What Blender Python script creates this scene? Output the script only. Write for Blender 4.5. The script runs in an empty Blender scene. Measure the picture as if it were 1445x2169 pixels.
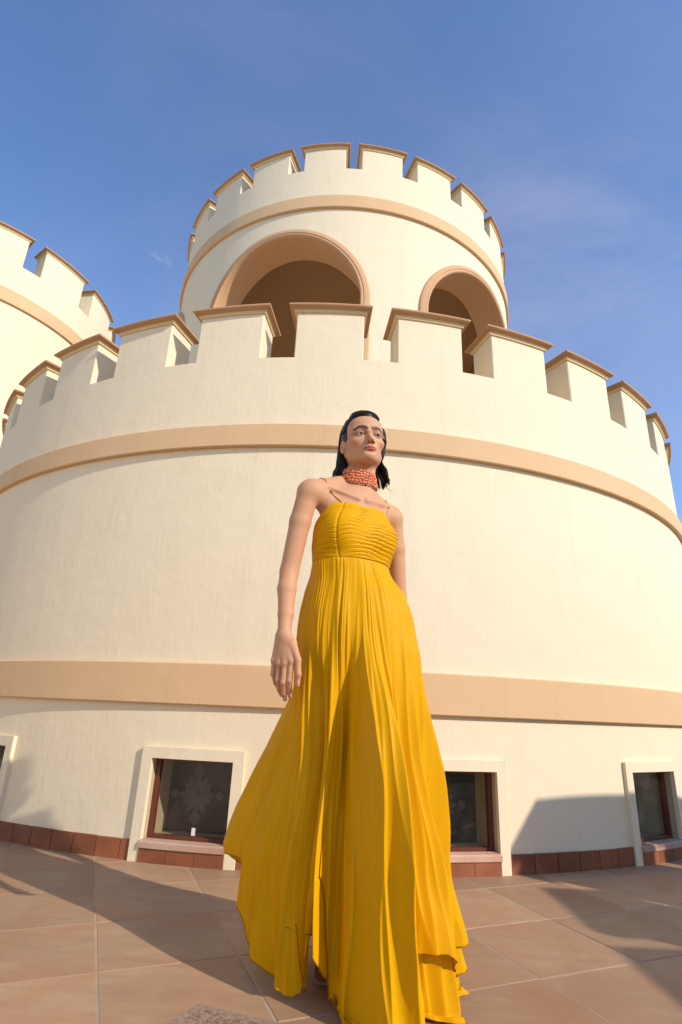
import bpy, math, random
import numpy as np
from mathutils import Matrix, Vector

random.seed(7)
RNG = np.random.default_rng(11)
R_ = math.radians
scene = bpy.context.scene
COL = scene.collection

# ------------------------------------------------------------------ camera
HC = 0.72
PITCH, ROLL = R_(19.73), R_(2.47)
cam_d = bpy.data.cameras.new('camera')
cam = bpy.data.objects.new('camera', cam_d)
COL.objects.link(cam)
cam_d.sensor_fit = 'VERTICAL'
cam_d.sensor_height = 36.0
cam_d.sensor_width = 24.0
cam_d.lens = 1178.0 / 2169.0 * 36.0
cam_d.clip_start = 0.05
cam_d.clip_end = 2000
_c, _s = math.cos(ROLL), math.sin(ROLL)
_up0 = Vector((0, -math.sin(PITCH), math.cos(PITCH)))
_X = Vector((1, 0, 0))
_fw = Vector((0, math.cos(PITCH), math.sin(PITCH)))
_right = _c * _X + _s * _up0
_up = -_s * _X + _c * _up0
m = Matrix.Identity(4)
for i in range(3):
    m[i][0], m[i][1], m[i][2] = _right[i], _up[i], -_fw[i]
m[2][3] = HC
cam.matrix_world = m
scene.camera = cam

# ------------------------------------------------------------------ light
SUN_AZ, SUN_EL = R_(127.3), R_(31.0)        # azimuth clockwise from +Y
TO_SUN = Vector((math.sin(SUN_AZ) * math.cos(SUN_EL), math.cos(SUN_AZ) * math.cos(SUN_EL), math.sin(SUN_EL)))
world = bpy.data.worlds.new('World')
scene.world = world
world.use_nodes = True
wn, wl = world.node_tree.nodes, world.node_tree.links
wn.clear()
w_out = wn.new('ShaderNodeOutputWorld')
w_bg = wn.new('ShaderNodeBackground')
w_bg.inputs['Strength'].default_value = 0.110
w_sky = wn.new('ShaderNodeTexSky')
w_sky.sky_type = 'NISHITA'
w_sky.sun_disc = False
w_sky.sun_elevation = SUN_EL
w_sky.sun_rotation = SUN_AZ
w_sky.altitude = 900
w_sky.air_density = 1.1
w_sky.dust_density = 0.3
w_sky.ozone_density = 3.0
# thin cirrus wisps, laid out on the sky by direction
w_tc = wn.new('ShaderNodeTexCoord')
def sky_noise(scale, loc, rot, sc, detail, rough, dist):
    mp_ = wn.new('ShaderNodeMapping')
    mp_.inputs['Location'].default_value = loc; mp_.inputs['Rotation'].default_value = rot; mp_.inputs['Scale'].default_value = sc
    n_ = wn.new('ShaderNodeTexNoise')
    n_.inputs['Scale'].default_value = scale; n_.inputs['Detail'].default_value = detail
    n_.inputs['Roughness'].default_value = rough; n_.inputs['Distortion'].default_value = dist
    wl.new(w_tc.outputs['Generated'], mp_.inputs['Vector']); wl.new(mp_.outputs['Vector'], n_.inputs['Vector'])
    return n_.outputs['Fac']
def sky_range(v, a, b_, c, d):
    r_ = wn.new('ShaderNodeMapRange'); r_.interpolation_type = 'SMOOTHSTEP'
    for k_, x_ in zip(('From Min', 'From Max', 'To Min', 'To Max'), (a, b_, c, d)): r_.inputs[k_].default_value = x_
    wl.new(v, r_.inputs['Value']); return r_.outputs['Result']
def sky_math(op, a, b_):
    m_ = wn.new('ShaderNodeMath'); m_.operation = op
    wl.new(a, m_.inputs[0])
    if isinstance(b_, (int, float)): m_.inputs[1].default_value = b_
    else: wl.new(b_, m_.inputs[1])
    return m_.outputs[0]
VEIL_LOC = (0.0, 0.0, 0.0)
veil = sky_range(sky_noise(0.9, VEIL_LOC, (0, 0, 0), (1, 1, 1), 2, 0.5, 0.0), 0.46, 0.66, 0.0, 1.0)
fib = sky_noise(1.5, (3.1, 0.4, 1.0), (0.3, 0.5, 0.9), (1.6, 4.0, 3.0), 8, 0.6, 0.5)
cov = sky_math('MULTIPLY', veil, sky_range(fib, 0.30, 0.80, 0.06, 0.32))
puff = sky_range(sky_noise(7.0, (1.3, 2.2, 0.7), (0.2, 0.4, 0.5), (1.0, 1.0, 2.2), 7, 0.62, 0.8), 0.66, 0.82, 0.0, 0.35)
w_fac = sky_math('ADD', cov, puff)
w_mix = wn.new('ShaderNodeMixRGB')
w_mix.inputs['Color2'].default_value = (2.9, 2.8, 3.5, 1)
wl.new(w_fac, w_mix.inputs['Fac'])
w_tint = wn.new('ShaderNodeMixRGB'); w_tint.blend_type = 'MULTIPLY'; w_tint.inputs['Fac'].default_value = 1.0
w_tint.inputs['Color2'].default_value = (0.80, 0.88, 1.0, 1)
wl.new(w_sky.outputs['Color'], w_tint.inputs['Color1'])
wl.new(w_tint.outputs['Color'], w_mix.inputs['Color1'])
wl.new(w_mix.outputs['Color'], w_bg.inputs['Color'])
wl.new(w_bg.outputs['Background'], w_out.inputs['Surface'])

sun_d = bpy.data.lights.new('sun', 'SUN')
sun_d.energy = 2.0
sun_d.angle = R_(0.53)
sun_d.color = (1.0, 0.92, 0.82)
sun = bpy.data.objects.new('sun', sun_d)
COL.objects.link(sun)
sun.rotation_euler = TO_SUN.to_track_quat('Z', 'Y').to_euler()
sun.location = TO_SUN * 30

vs = scene.view_settings
vs.view_transform = 'Standard'
vs.look = 'None'
vs.gamma = 1
vs.use_curve_mapping = False
vs.exposure = 1.15
scene.render.engine = 'CYCLES'
scene.cycles.max_bounces = 8
scene.cycles.use_denoising = True

# ------------------------------------------------------------------ helpers
def mesh_data(name, V, F, mats, smooth=40.0, fmat=None):
    me = bpy.data.meshes.new(name)
    V = np.asarray(V, dtype=np.float64)
    if isinstance(F, np.ndarray):
        n, k = F.shape
        me.vertices.add(len(V)); me.vertices.foreach_set('co', V.ravel())
        me.loops.add(n * k); me.loops.foreach_set('vertex_index', F.ravel().astype(np.int32))
        me.polygons.add(n)
        me.polygons.foreach_set('loop_start', np.arange(0, n * k, k, dtype=np.int32))
        me.update(calc_edges=True)
    else:
        me.from_pydata(V.tolist(), [], F)
        me.update()
    for mt in (mats if isinstance(mats, (list, tuple)) else [mats]):
        me.materials.append(mt)
    if fmat is not None:
        me.polygons.foreach_set('material_index', np.asarray(fmat, dtype=np.int32))
    if smooth:
        me.shade_smooth()
        if smooth < 179:
            me.set_sharp_from_angle(angle=R_(smooth))
    me.validate()
    return me

def add(name, me, parent=None, loc=(0, 0, 0), rz=0.0):
    o = bpy.data.objects.new(name, me)
    COL.objects.link(o)
    o.location = loc
    o.rotation_euler = (0, 0, rz)
    if parent is not None:
        o.parent = parent
    return o

def mk(name, V, F, mats, parent=None, smooth=40.0, fmat=None, loc=(0, 0, 0), rz=0.0):
    return add(name, mesh_data(name, V, F, mats, smooth, fmat), parent, loc, rz)

def thing(name, label, cat, loc=(0, 0, 0), group=None):
    o = add(name, None, None, loc)
    o['label'] = label
    o['category'] = cat
    if group: o['group'] = group
    return o

class MB:
    def __init__(s): s.V = []; s.F = []; s.n = 0
    def add(s, V, F):
        V = np.asarray(V, float)
        s.V.append(V); s.F += [tuple(int(i) + s.n for i in f) for f in F]; s.n += len(V)
        return s
    def get(s): return np.concatenate(s.V), s.F

def polar(phi, r, z):
    return np.stack([r * np.sin(phi), -r * np.cos(phi), z * np.ones_like(phi)], -1)

def outline(p0, p1, r0, r1, n):
    """closed plan outline of a curved block: front arc then back arc (phi in rad)"""
    a = np.linspace(p0, p1, n + 1)
    return np.concatenate([np.stack([a, np.full(n + 1, r1)], 1), np.stack([a[::-1], np.full(n + 1, r0)], 1)])

def loft(outs, cap_bottom=True, cap_top=True):
    """outs: list of (outline[(phi,r)], z)"""
    V = []; F = []
    n = len(outs[0][0])
    for o, z in outs:
        V.append(polar(o[:, 0], o[:, 1], z))
    for k in range(len(outs) - 1):
        for i in range(n):
            j = (i + 1) % n
            F.append((k * n + i, k * n + j, (k + 1) * n + j, (k + 1) * n + i))
    h = n // 2
    def cap(b, flip):
        for i in range(h - 1):
            q = (b + i, b + i + 1, b + n - 2 - i, b + n - 1 - i)
            F.append(q[::-1] if not flip else q)
    if cap_bottom: cap(0, False)
    if cap_top: cap((len(outs) - 1) * n, True)
    return np.concatenate(V), F

def pbox(p0, p1, r0, r1, z0, z1, n=4, cb=True, ct=True):
    o = outline(p0, p1, r0, r1, n)
    return loft([(o, z0), (o, z1)], cb, ct)

def lathe(prof, n=200, a0=0.0, a1=2 * math.pi, closed=False):
    full = abs(a1 - a0 - 2 * math.pi) < 1e-6
    ph = np.linspace(a0, a1, n, endpoint=not full)
    V = np.concatenate([polar(ph, np.full(n, r), z) for r, z in prof])
    F = []
    m_ = len(prof)
    for k in range(m_ if closed else m_ - 1):
        k2 = (k + 1) % m_
        for i in range(n if full else n - 1):
            j = (i + 1) % n
            F.append((k * n + i, k * n + j, k2 * n + j, k2 * n + i))
    return V, F

def tube(P, rad, n=8, cap=True):
    P = np.asarray(P, float); rad = np.broadcast_to(np.asarray(rad, float), (len(P),))
    T = np.gradient(P, axis=0); T /= np.linalg.norm(T, axis=1)[:, None] + 1e-12
    ref = np.array([0.31, 0.2, 0.93])
    A = np.cross(T, ref); A /= np.linalg.norm(A, axis=1)[:, None] + 1e-12
    B = np.cross(T, A)
    a = np.linspace(0, 2 * np.pi, n, endpoint=False)
    V = (P[:, None] + rad[:, None, None] * (np.cos(a)[None, :, None] * A[:, None] + np.sin(a)[None, :, None] * B[:, None])).reshape(-1, 3)
    F = []
    for k in range(len(P) - 1):
        for i in range(n):
            j = (i + 1) % n
            F.append((k * n + i, k * n + j, (k + 1) * n + j, (k + 1) * n + i))
    if cap:
        F.append(tuple(range(n))[::-1]); F.append(tuple(range((len(P) - 1) * n, len(P) * n)))
    return V, F

# ------------------------------------------------------------------ materials
def new_mat(name):
    mt = bpy.data.materials.new(name); mt.use_nodes = True
    return mt, mt.node_tree.nodes, mt.node_tree.links, mt.node_tree.nodes['Principled BSDF']

def N(nodes, t, **kw):
    n = nodes.new(t)
    for k, v in kw.items():
        if k in n.inputs: n.inputs[k].default_value = v
        else: setattr(n, k, v)
    return n

def noise(nd, lk, vec, scale, detail=4, rough=0.55, dist=0.0):
    n = N(nd, 'ShaderNodeTexNoise', Scale=scale, Detail=detail, Roughness=rough, Distortion=dist)
    if vec is not None: lk.new(vec, n.inputs['Vector'])
    return n.outputs['Fac']

def rng(nd, lk, v, a, b, c, d):
    n = N(nd, 'ShaderNodeMapRange')
    n.inputs['From Min'].default_value = a; n.inputs['From Max'].default_value = b
    n.inputs['To Min'].default_value = c; n.inputs['To Max'].default_value = d
    lk.new(v, n.inputs['Value']); return n.outputs['Result']

def mixc(nd, lk, fac, c1, c2, mode='MIX'):
    n = N(nd, 'ShaderNodeMixRGB', blend_type=mode)
    for sock, v in (('Fac', fac), ('Color1', c1), ('Color2', c2)):
        if isinstance(v, (tuple, list)): n.inputs[sock].default_value = (*v, 1) if len(v) == 3 else v
        elif isinstance(v, (int, float)): n.inputs[sock].default_value = v
        else: lk.new(v, n.inputs[sock])
    return n.outputs['Color']

def math_(nd, lk, op, a, b=None):
    n = N(nd, 'ShaderNodeMath', operation=op)
    for i, v in enumerate((a, b)):
        if v is None: continue
        if isinstance(v, (int, float)): n.inputs[i].default_value = v
        else: lk.new(v, n.inputs[i])
    return n.outputs[0]

def stucco(name, col, col2, strokes=1.2, dist=0.005):
    mt, nd, lk, b = new_mat(name)
    geo = N(nd, 'ShaderNodeNewGeometry')
    pos = geo.outputs['Position']
    mp = N(nd, 'ShaderNodeMapping')
    mp.inputs['Rotation'].default_value = (0, R_(-30), 0)
    mp.inputs['Scale'].default_value = (55, 40, 7)
    lk.new(pos, mp.inputs['Vector'])
    s1 = noise(nd, lk, mp.outputs['Vector'], 1.0, 5, 0.6, 0.5)
    s2 = noise(nd, lk, pos, 120, 4, 0.6)
    s3 = noise(nd, lk, pos, 6, 4, 0.55)
    big = noise(nd, lk, pos, 0.7, 5, 0.6, 0.4)
    mask = rng(nd, lk, s3, 0.38, 0.66, 0.15, 1.0)
    st = math_(nd, lk, 'MULTIPLY', s1, mask)
    h = math_(nd, lk, 'ADD', math_(nd, lk, 'MULTIPLY', st, strokes), math_(nd, lk, 'MULTIPLY', s2, 0.20))
    h = math_(nd, lk, 'ADD', h, math_(nd, lk, 'MULTIPLY', s3, 0.5))
    bp = N(nd, 'ShaderNodeBump', Strength=0.40, Distance=dist)
    lk.new(h, bp.inputs['Height'])
    lk.new(bp.outputs['Normal'], b.inputs['Normal'])
    c = mixc(nd, lk, rng(nd, lk, big, 0.3, 0.72, 0, 1), col, col2)
    c = mixc(nd, lk, rng(nd, lk, s3, 0.25, 0.75, 0.0, 0.25), c, tuple(x * 0.90 for x in col2))
    # fine vertical rain streaks
    mp2 = N(nd, 'ShaderNodeMapping'); mp2.inputs['Scale'].default_value = (9, 9, 0.7)
    lk.new(pos, mp2.inputs['Vector'])
    rs = noise(nd, lk, mp2.outputs['Vector'], 1.0, 5, 0.65)
    c = mixc(nd, lk, rng(nd, lk, rs, 0.54, 0.80, 0.0, 0.34), c, tuple(x * y for x, y in zip(col2, (0.84, 0.82, 0.80))))
    sp = noise(nd, lk, pos, 38, 3, 0.5)
    c = mixc(nd, lk, rng(nd, lk, sp, 0.735, 0.76, 0.0, 0.35), c, tuple(x * 0.55 for x in col2))
    lk.new(c, b.inputs['Base Color'])
    b.inputs['Roughness'].default_value = 0.85
    b.inputs['Specular IOR Level'].default_value = 0.25
    return mt

M_CREAM = stucco('cream_stucco', (0.79, 0.665, 0.460), (0.765, 0.635, 0.432))
M_PEACH = stucco('peach_stucco', (0.68, 0.450, 0.245), (0.64, 0.415, 0.22), 0.7)
M_TRIM = stucco('arch_peach_stucco', (0.60, 0.355, 0.185), (0.56, 0.33, 0.17), 0.2)
M_CAP = stucco('tan_cap_paint', (0.50, 0.285, 0.145), (0.45, 0.25, 0.125), 0.1, 0.003)
M_MOULD = stucco('cream_moulding_paint', (0.72, 0.56, 0.30), (0.68, 0.52, 0.28), 0.1, 0.002)
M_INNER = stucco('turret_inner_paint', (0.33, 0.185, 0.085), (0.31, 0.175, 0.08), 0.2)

def tile_mat(name, c1, c2, c3, bumpd=0.002, rough=0.55, stain=True):
    mt, nd, lk, b = new_mat(name)
    geo = N(nd, 'ShaderNodeNewGeometry'); oi = N(nd, 'ShaderNodeObjectInfo')
    pos = geo.outputs['Position']
    off = N(nd, 'ShaderNodeVectorMath', operation='ADD')
    sc = N(nd, 'ShaderNodeVectorMath', operation='SCALE'); sc.inputs['Scale'].default_value = 37.0
    cmb = N(nd, 'ShaderNodeCombineXYZ')
    for k in range(3): lk.new(oi.outputs['Random'], cmb.inputs[k])
    lk.new(cmb.outputs[0], sc.inputs[0]); lk.new(pos, off.inputs[0]); lk.new(sc.outputs[0], off.inputs[1])
    v = off.outputs[0]
    mp = N(nd, 'ShaderNodeMapping'); mp.inputs['Scale'].default_value = (5, 16, 10); mp.inputs['Rotation'].default_value = (0, 0, R_(20))
    lk.new(v, mp.inputs['Vector'])
    a = noise(nd, lk, mp.outputs['Vector'], 1.0, 7, 0.65, 0.8)
    bb = noise(nd, lk, v, 3.0, 5, 0.6, 0.3)
    fine = noise(nd, lk, v, 160, 3, 0.6)
    c = mixc(nd, lk, rng(nd, lk, a, 0.36, 0.66, 0, 1), c1, c2)
    c = mixc(nd, lk, rng(nd, lk, bb, 0.42, 0.66, 0, 0.85), c, c3)
    tone = rng(nd, lk, oi.outputs['Random'], 0, 1, 0.84, 1.14)
    hsv = N(nd, 'ShaderNodeHueSaturation'); lk.new(c, hsv.inputs['Color']); lk.new(tone, hsv.inputs['Value'])
    c = hsv.outputs['Color']
    if stain:
        st = noise(nd, lk, pos, 1.7, 6, 0.62, 0.5)
        c = mixc(nd, lk, rng(nd, lk, st, 0.52, 0.74, 0, 0.38), c, tuple(x * 0.6 for x in c1))
        d2 = noise(nd, lk, pos, 55, 3, 0.6)
        c = mixc(nd, lk, rng(nd, lk, d2, 0.70, 0.78, 0, 0.4), c, (0.52, 0.42, 0.33))
    lk.new(c, b.inputs['Base Color'])
    b.inputs['Roughness'].default_value = rough
    lk.new(rng(nd, lk, bb, 0.3, 0.7, rough - 0.08, rough + 0.15), b.inputs['Roughness'])
    b.inputs['Specular IOR Level'].default_value = 0.35
    h = math_(nd, lk, 'ADD', math_(nd, lk, 'MULTIPLY', fine, 0.35), a)
    bp = N(nd, 'ShaderNodeBump', Strength=0.35, Distance=bumpd)
    lk.new(h, bp.inputs['Height']); lk.new(bp.outputs['Normal'], b.inputs['Normal'])
    return mt

M_TILE = tile_mat('terracotta_floor_tile', (0.345, 0.210, 0.118), (0.41, 0.265, 0.153), (0.38, 0.198, 0.100))
M_SKIRT = tile_mat('dark_red_skirting_tile', (0.185, 0.056, 0.026), (0.25, 0.085, 0.038), (0.30, 0.100, 0.038))
M_GROUT = tile_mat('pale_grout', (0.40, 0.29, 0.19), (0.33, 0.23, 0.15), (0.45, 0.34, 0.235), 0.003, 0.9)
M_SILL = tile_mat('pink_sill_stone', (0.44, 0.24, 0.155), (0.50, 0.30, 0.20), (0.56, 0.38, 0.28), 0.002, 0.6)

def speckle_mat(name, c1, c2, c3, scale):
    mt, nd, lk, b = new_mat(name)
    geo = N(nd, 'ShaderNodeNewGeometry')
    vo = N(nd, 'ShaderNodeTexVoronoi', Scale=scale); lk.new(geo.outputs['Position'], vo.inputs['Vector'])
    n1 = noise(nd, lk, geo.outputs['Position'], scale * 0.7, 4, 0.7)
    c = mixc(nd, lk, rng(nd, lk, n1, 0.38, 0.62, 0, 1), c1, c2)
    sep = N(nd, 'ShaderNodeSeparateColor'); lk.new(vo.outputs['Color'], sep.inputs[0])
    c = mixc(nd, lk, rng(nd, lk, sep.outputs[0], 0.55, 0.6, 0, 0.85), c, c3)
    lk.new(c, b.inputs['Base Color']); b.inputs['Roughness'].default_value = 0.7
    bp = N(nd, 'ShaderNodeBump', Strength=0.5, Distance=0.002)
    lk.new(vo.outputs['Distance'], bp.inputs['Height']); lk.new(bp.outputs['Normal'], b.inputs['Normal'])
    return mt
M_GRANITE = speckle_mat('speckled_stone_inlay', (0.30, 0.195, 0.12), (0.37, 0.24, 0.15), (0.17, 0.11, 0.075), 150)
M_GRANITE2 = speckle_mat('grey_stone_border', (0.32, 0.215, 0.14), (0.37, 0.25, 0.165), (0.25, 0.17, 0.115), 160)

def wood_mat():
    mt, nd, lk, b = new_mat('varnished_red_wood')
    geo = N(nd, 'ShaderNodeNewGeometry')
    mp = N(nd, 'ShaderNodeMapping'); mp.inputs['Scale'].default_value = (90, 90, 8)
    lk.new(geo.outputs['Position'], mp.inputs['Vector'])
    a = noise(nd, lk, mp.outputs['Vector'], 1.0, 5, 0.6)
    d = noise(nd, lk, geo.outputs['Position'], 30, 4, 0.6)
    c = mixc(nd, lk, a, (0.10, 0.022, 0.012), (0.16, 0.04, 0.02))
    c = mixc(nd, lk, rng(nd, lk, d, 0.66, 0.72, 0, 0.5), c, (0.3, 0.2, 0.15))
    lk.new(c, b.inputs['Base Color']); b.inputs['Roughness'].default_value = 0.4
    return mt
M_WOOD = wood_mat()

def glass_mat():
    mt, nd, lk, b = new_mat('dusty_window_glass')
    out = nd['Material Output']
    nd.remove(b)
    tr = N(nd, 'ShaderNodeBsdfTransparent'); tr.inputs['Color'].default_value = (0.86, 0.86, 0.82, 1)
    gl = N(nd, 'ShaderNodeBsdfGlossy'); gl.inputs['Roughness'].default_value = 0.03
    df = N(nd, 'ShaderNodeBsdfDiffuse'); df.inputs['Color'].default_value = (0.5, 0.45, 0.36, 1)
    lw = N(nd, 'ShaderNodeLayerWeight')
    m1 = N(nd, 'ShaderNodeMixShader'); m2 = N(nd, 'ShaderNodeMixShader')
    geo = N(nd, 'ShaderNodeNewGeometry')
    d = noise(nd, lk, geo.outputs['Position'], 14, 6, 0.7)
    lk.new(rng(nd, lk, d, 0.4, 0.8, 0.008, 0.05), m1.inputs['Fac'])
    lk.new(tr.outputs[0], m1.inputs[1]); lk.new(df.outputs[0], m1.inputs[2])
    lk.new(math_(nd, lk, 'ADD', math_(nd, lk, 'MULTIPLY', math_(nd, lk, 'POWER', lw.outputs['Facing'], 5.0), 0.9), 0.06), m2.inputs['Fac'])
    lk.new(m1.outputs[0], m2.inputs[1]); lk.new(gl.outputs[0], m2.inputs[2])
    lk.new(m2.outputs[0], out.inputs['Surface'])
    return mt
M_GLASS = glass_mat()

def plain(name, col, rough=0.5, spec=0.4, metal=0.0):
    mt, nd, lk, b = new_mat(name)
    geo = N(nd, 'ShaderNodeNewGeometry')
    n_ = noise(nd, lk, geo.outputs['Position'], 45, 4, 0.6)
    lk.new(mixc(nd, lk, n_, tuple(x * 0.82 for x in col), tuple(min(1, x * 1.15) for x in col)), b.inputs['Base Color'])
    b.inputs['Roughness'].default_value = rough
    b.inputs['Specular IOR Level'].default_value = spec
    b.inputs['Metallic'].default_value = metal
    return mt
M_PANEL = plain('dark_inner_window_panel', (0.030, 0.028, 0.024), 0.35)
M_ETCH = speckle_mat('frosted_glass_petal', (0.13, 0.12, 0.10), (0.21, 0.20, 0.17), (0.06, 0.055, 0.045), 420)
M_ETCH2 = plain('dark_leading', (0.05, 0.047, 0.04), 0.5)
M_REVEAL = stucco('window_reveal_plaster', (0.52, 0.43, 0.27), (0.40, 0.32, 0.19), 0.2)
M_LATCH = plain('white_plastic_latch', (0.75, 0.74, 0.70), 0.4)
M_GOLD = plain('gold_metal', (0.75, 0.52, 0.16), 0.28, 0.5, 1.0)

# ------------------------------------------------------------------ terrace floor
TS, TTH = 0.4065, R_(22.18)
TU = np.array([math.cos(TTH), math.sin(TTH)]); TV = np.array([-math.sin(TTH), math.cos(TTH)])
TO = np.array([-0.939, 2.676])
CX, CY, R1, R2 = -0.074, 6.769, 3.736, 2.272

V = [(-400, -400, -0.0014), (400, -400, -0.0014), (400, 400, -0.0014), (-400, 400, -0.0014)]
floor = mk('terrace_floor', V, [(0, 1, 2, 3)], M_GROUT, smooth=0)
floor['kind'] = 'structure'
g = 0.0028; b_ = 0.002
hh = TS / 2 - g
TVt = []
for z, i_ in ((-0.012, 0.0), (-b_, 0.0), (0.0, b_)):
    h_ = hh - i_
    TVt += [(-h_, -h_, z), (h_, -h_, z), (h_, h_, z), (-h_, h_, z)]
TF = []
for k in range(2):
    for i in range(4):
        j = (i + 1) % 4
        TF.append((k * 4 + i, k * 4 + j, k * 4 + 4 + j, k * 4 + 4 + i))
TF.append((8, 9, 10, 11))
tile_me = mesh_data('floor_tile', TVt, TF, M_TILE, smooth=0)
for i in range(-14, 18):
    for j in range(-14, 14):
        c = TO + TS * ((i + 0.5) * TU + (j + 0.5) * TV)
        if not (-3.3 < c[0] < 3.6 and 0.75 < c[1] < 5.4): continue
        if math.hypot(c[0] - CX, c[1] - CY) < R1 - 0.32: continue
        o = add('floor_tile', tile_me, floor, (c[0], c[1], random.uniform(-0.0008, 0.0004)), TTH + random.choice((0, 1, 2, 3)) * math.pi / 2 + random.uniform(-0.002, 0.002))
        o.rotation_euler[0] = random.uniform(-0.002, 0.002); o.rotation_euler[1] = random.uniform(-0.002, 0.002)

# speckled stone inlay let into the paving, close to the camera
ia = np.array([-0.308, 1.768]); iu = np.array([0.935, -0.354]); iv = np.array([-0.46, -0.888])
def quad_slab(a, u, v, lu, lv, inset, z0, z1):
    p = [a + u * inset + v * inset, a + u * (lu - inset) + v * inset, a + u * (lu - inset) + v * (lv - inset), a + u * inset + v * (lv - inset)]
    V = [(*q, z0) for q in p] + [(*q, z1) for q in p]
    F = [(4, 5, 6, 7)[::-1]] + [(i, (i + 1) % 4, 4 + (i + 1) % 4, 4 + i) for i in range(4)]
    return V, F
o = mk('inlay_border', *quad_slab(ia, iu, iv, 0.42, 0.55, 0.0, -0.002, 0.004), M_GRANITE2, floor, 0)
mk('inlay_slab', *quad_slab(ia, iu, iv, 0.42, 0.55, 0.026, 0.003, 0.0065), M_GRANITE, floor, 0)

# ------------------------------------------------------------------ round tower (lower drum)
def offset_outline(hw, r0, r1, off, n=6):
    rm = 0.5 * (r0 + r1)
    return outline(-hw - off / rm, hw + off / rm, r0 - off, r1 + off, n)

def merlon_meshes(tag, r0, r1, hw, z0, z1, cap=0.055, over=0.048, wallmat=M_CREAM):
    """merlon block, tan coping and cream moulding, built at phi = 0"""
    n = 6
    ch = 0.006
    a = np.linspace(-hw + ch / r1, hw - ch / r1, n + 1)
    front = [(-hw, r1 - ch)] + [(x, r1) for x in a] + [(hw, r1 - ch)]
    back = [(x, r0) for x in np.linspace(hw, -hw, len(front))]
    o_ = np.array(front + back)
    V, F = loft([(o_, z0), (o_, z1)], False, True)
    block = mesh_data(tag + '_merlon', V, F, wallmat, 30)
    s = cap / 0.055
    prof = [(0.0005, 0.0), (0.010, 0.000), (0.012, 0.004 * s), (0.012, 0.010 * s), (0.018, 0.013 * s), (0.020, 0.016 * s)]
    V, F = loft([(offset_outline(hw, r0, r1, o2), z1 - 0.002 + dz) for o2, dz in prof], True, True)
    mould = mesh_data(tag + '_moulding', V, F, M_MOULD, 50)
    k = over / 0.048
    prof = [(0.006, 0.016), (0.022 * k, 0.017), (0.026 * k, 0.022), (0.036 * k, 0.027), (0.044 * k, 0.031), (0.048 * k, 0.037), (0.048 * k, 0.044), (0.043 * k, 0.051), (0.034 * k, 0.055), (-0.03, 0.058)]
    V, F = loft([(offset_outline(hw, r0, r1, o2), z1 - 0.002 + dz * s) for o2, dz in prof], True, True)
    capm = mesh_data(tag + '_coping', V, F, M_CAP, 60)
    return block, mould, capm

def place_merlons(parent, meshes, phis):
    for ph in phis:
        mo = add('merlon', meshes[0], parent, (0, 0, 0), ph)
        add('coping', meshes[2], mo)
        add('moulding', meshes[1], mo)

tower = thing('round_tower', 'wide cream round tower base with low windows, standing right behind the woman', 'tower', (CX, CY, 0))
WIN_C = [R_(x) for x in (-53.0, -31.5, -9.55, 11.05, 32.0, 53.0)]
WHW = R_(3.33)       # half width of the opening
WZ0, WZ1 = 0.092, 0.460
def drum_grid(R, phis, zs, skip):
    phis = np.array(phis); zs = np.array(zs); n = len(phis); V = []; F = []
    for z in zs: V.append(polar(phis, np.full(n, R), z))
    for k in range(len(zs) - 1):
        for i in range(n):
            j = (i + 1) % n
            pm = 0.5 * (phis[i] + (phis[j] if j else phis[0] + 2 * math.pi)); zm = 0.5 * (zs[k] + zs[k + 1])
            if skip(pm, zm): continue
            F.append((k * n + i, k * n + j, (k + 1) * n + j, (k + 1) * n + i))
    return np.concatenate(V), F
ph_lines = sorted(set([round(x, 6) for x in np.linspace(-math.pi, math.pi, 220, endpoint=False)] + [round(c + s * WHW, 6) for c in WIN_C for s in (-1, 1)] + [round(c, 6) for c in WIN_C]))
in_win = lambda p, z: WZ0 < z < WZ1 and any(abs(p - c) < WHW for c in WIN_C)
mb = MB()
mb.add(*drum_grid(R1, ph_lines, [-0.02, WZ0, 0.28, WZ1, 0.722, 1.4, 2.211, 2.856], in_win))
mb.add(*lathe([(R1, 2.856), (R1 - 0.235, 2.856), (R1 - 0.235, 2.30), (R2 + 0.0, 2.30)], 220))
mk('wall', *mb.get(), M_CREAM, tower, 30)
def ring(name, R, z0, z1, o, mat, parent):
    V, F = lathe([(R - 0.002, z0), (R + o - 0.004, z0), (R + o, z0 + 0.005), (R + o, z1 - 0.006), (R + o - 0.006, z1), (R - 0.002, z1)], 240)
    return mk(name, V, F, mat, parent, 30)
ring('string_course', R1, 0.722, 0.934, 0.030, M_PEACH, tower)
ring('string_course', R1, 2.211, 2.359, 0.034, M_PEACH, tower)
PIT1 = 2 * math.pi / 35
MER1 = merlon_meshes('tower', R1 - 0.235, R1, R_(3.43), 2.856, 3.205)
place_merlons(tower, MER1, [R_(-0.75) + PIT1 * k for k in range(-17, 18)])

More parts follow.
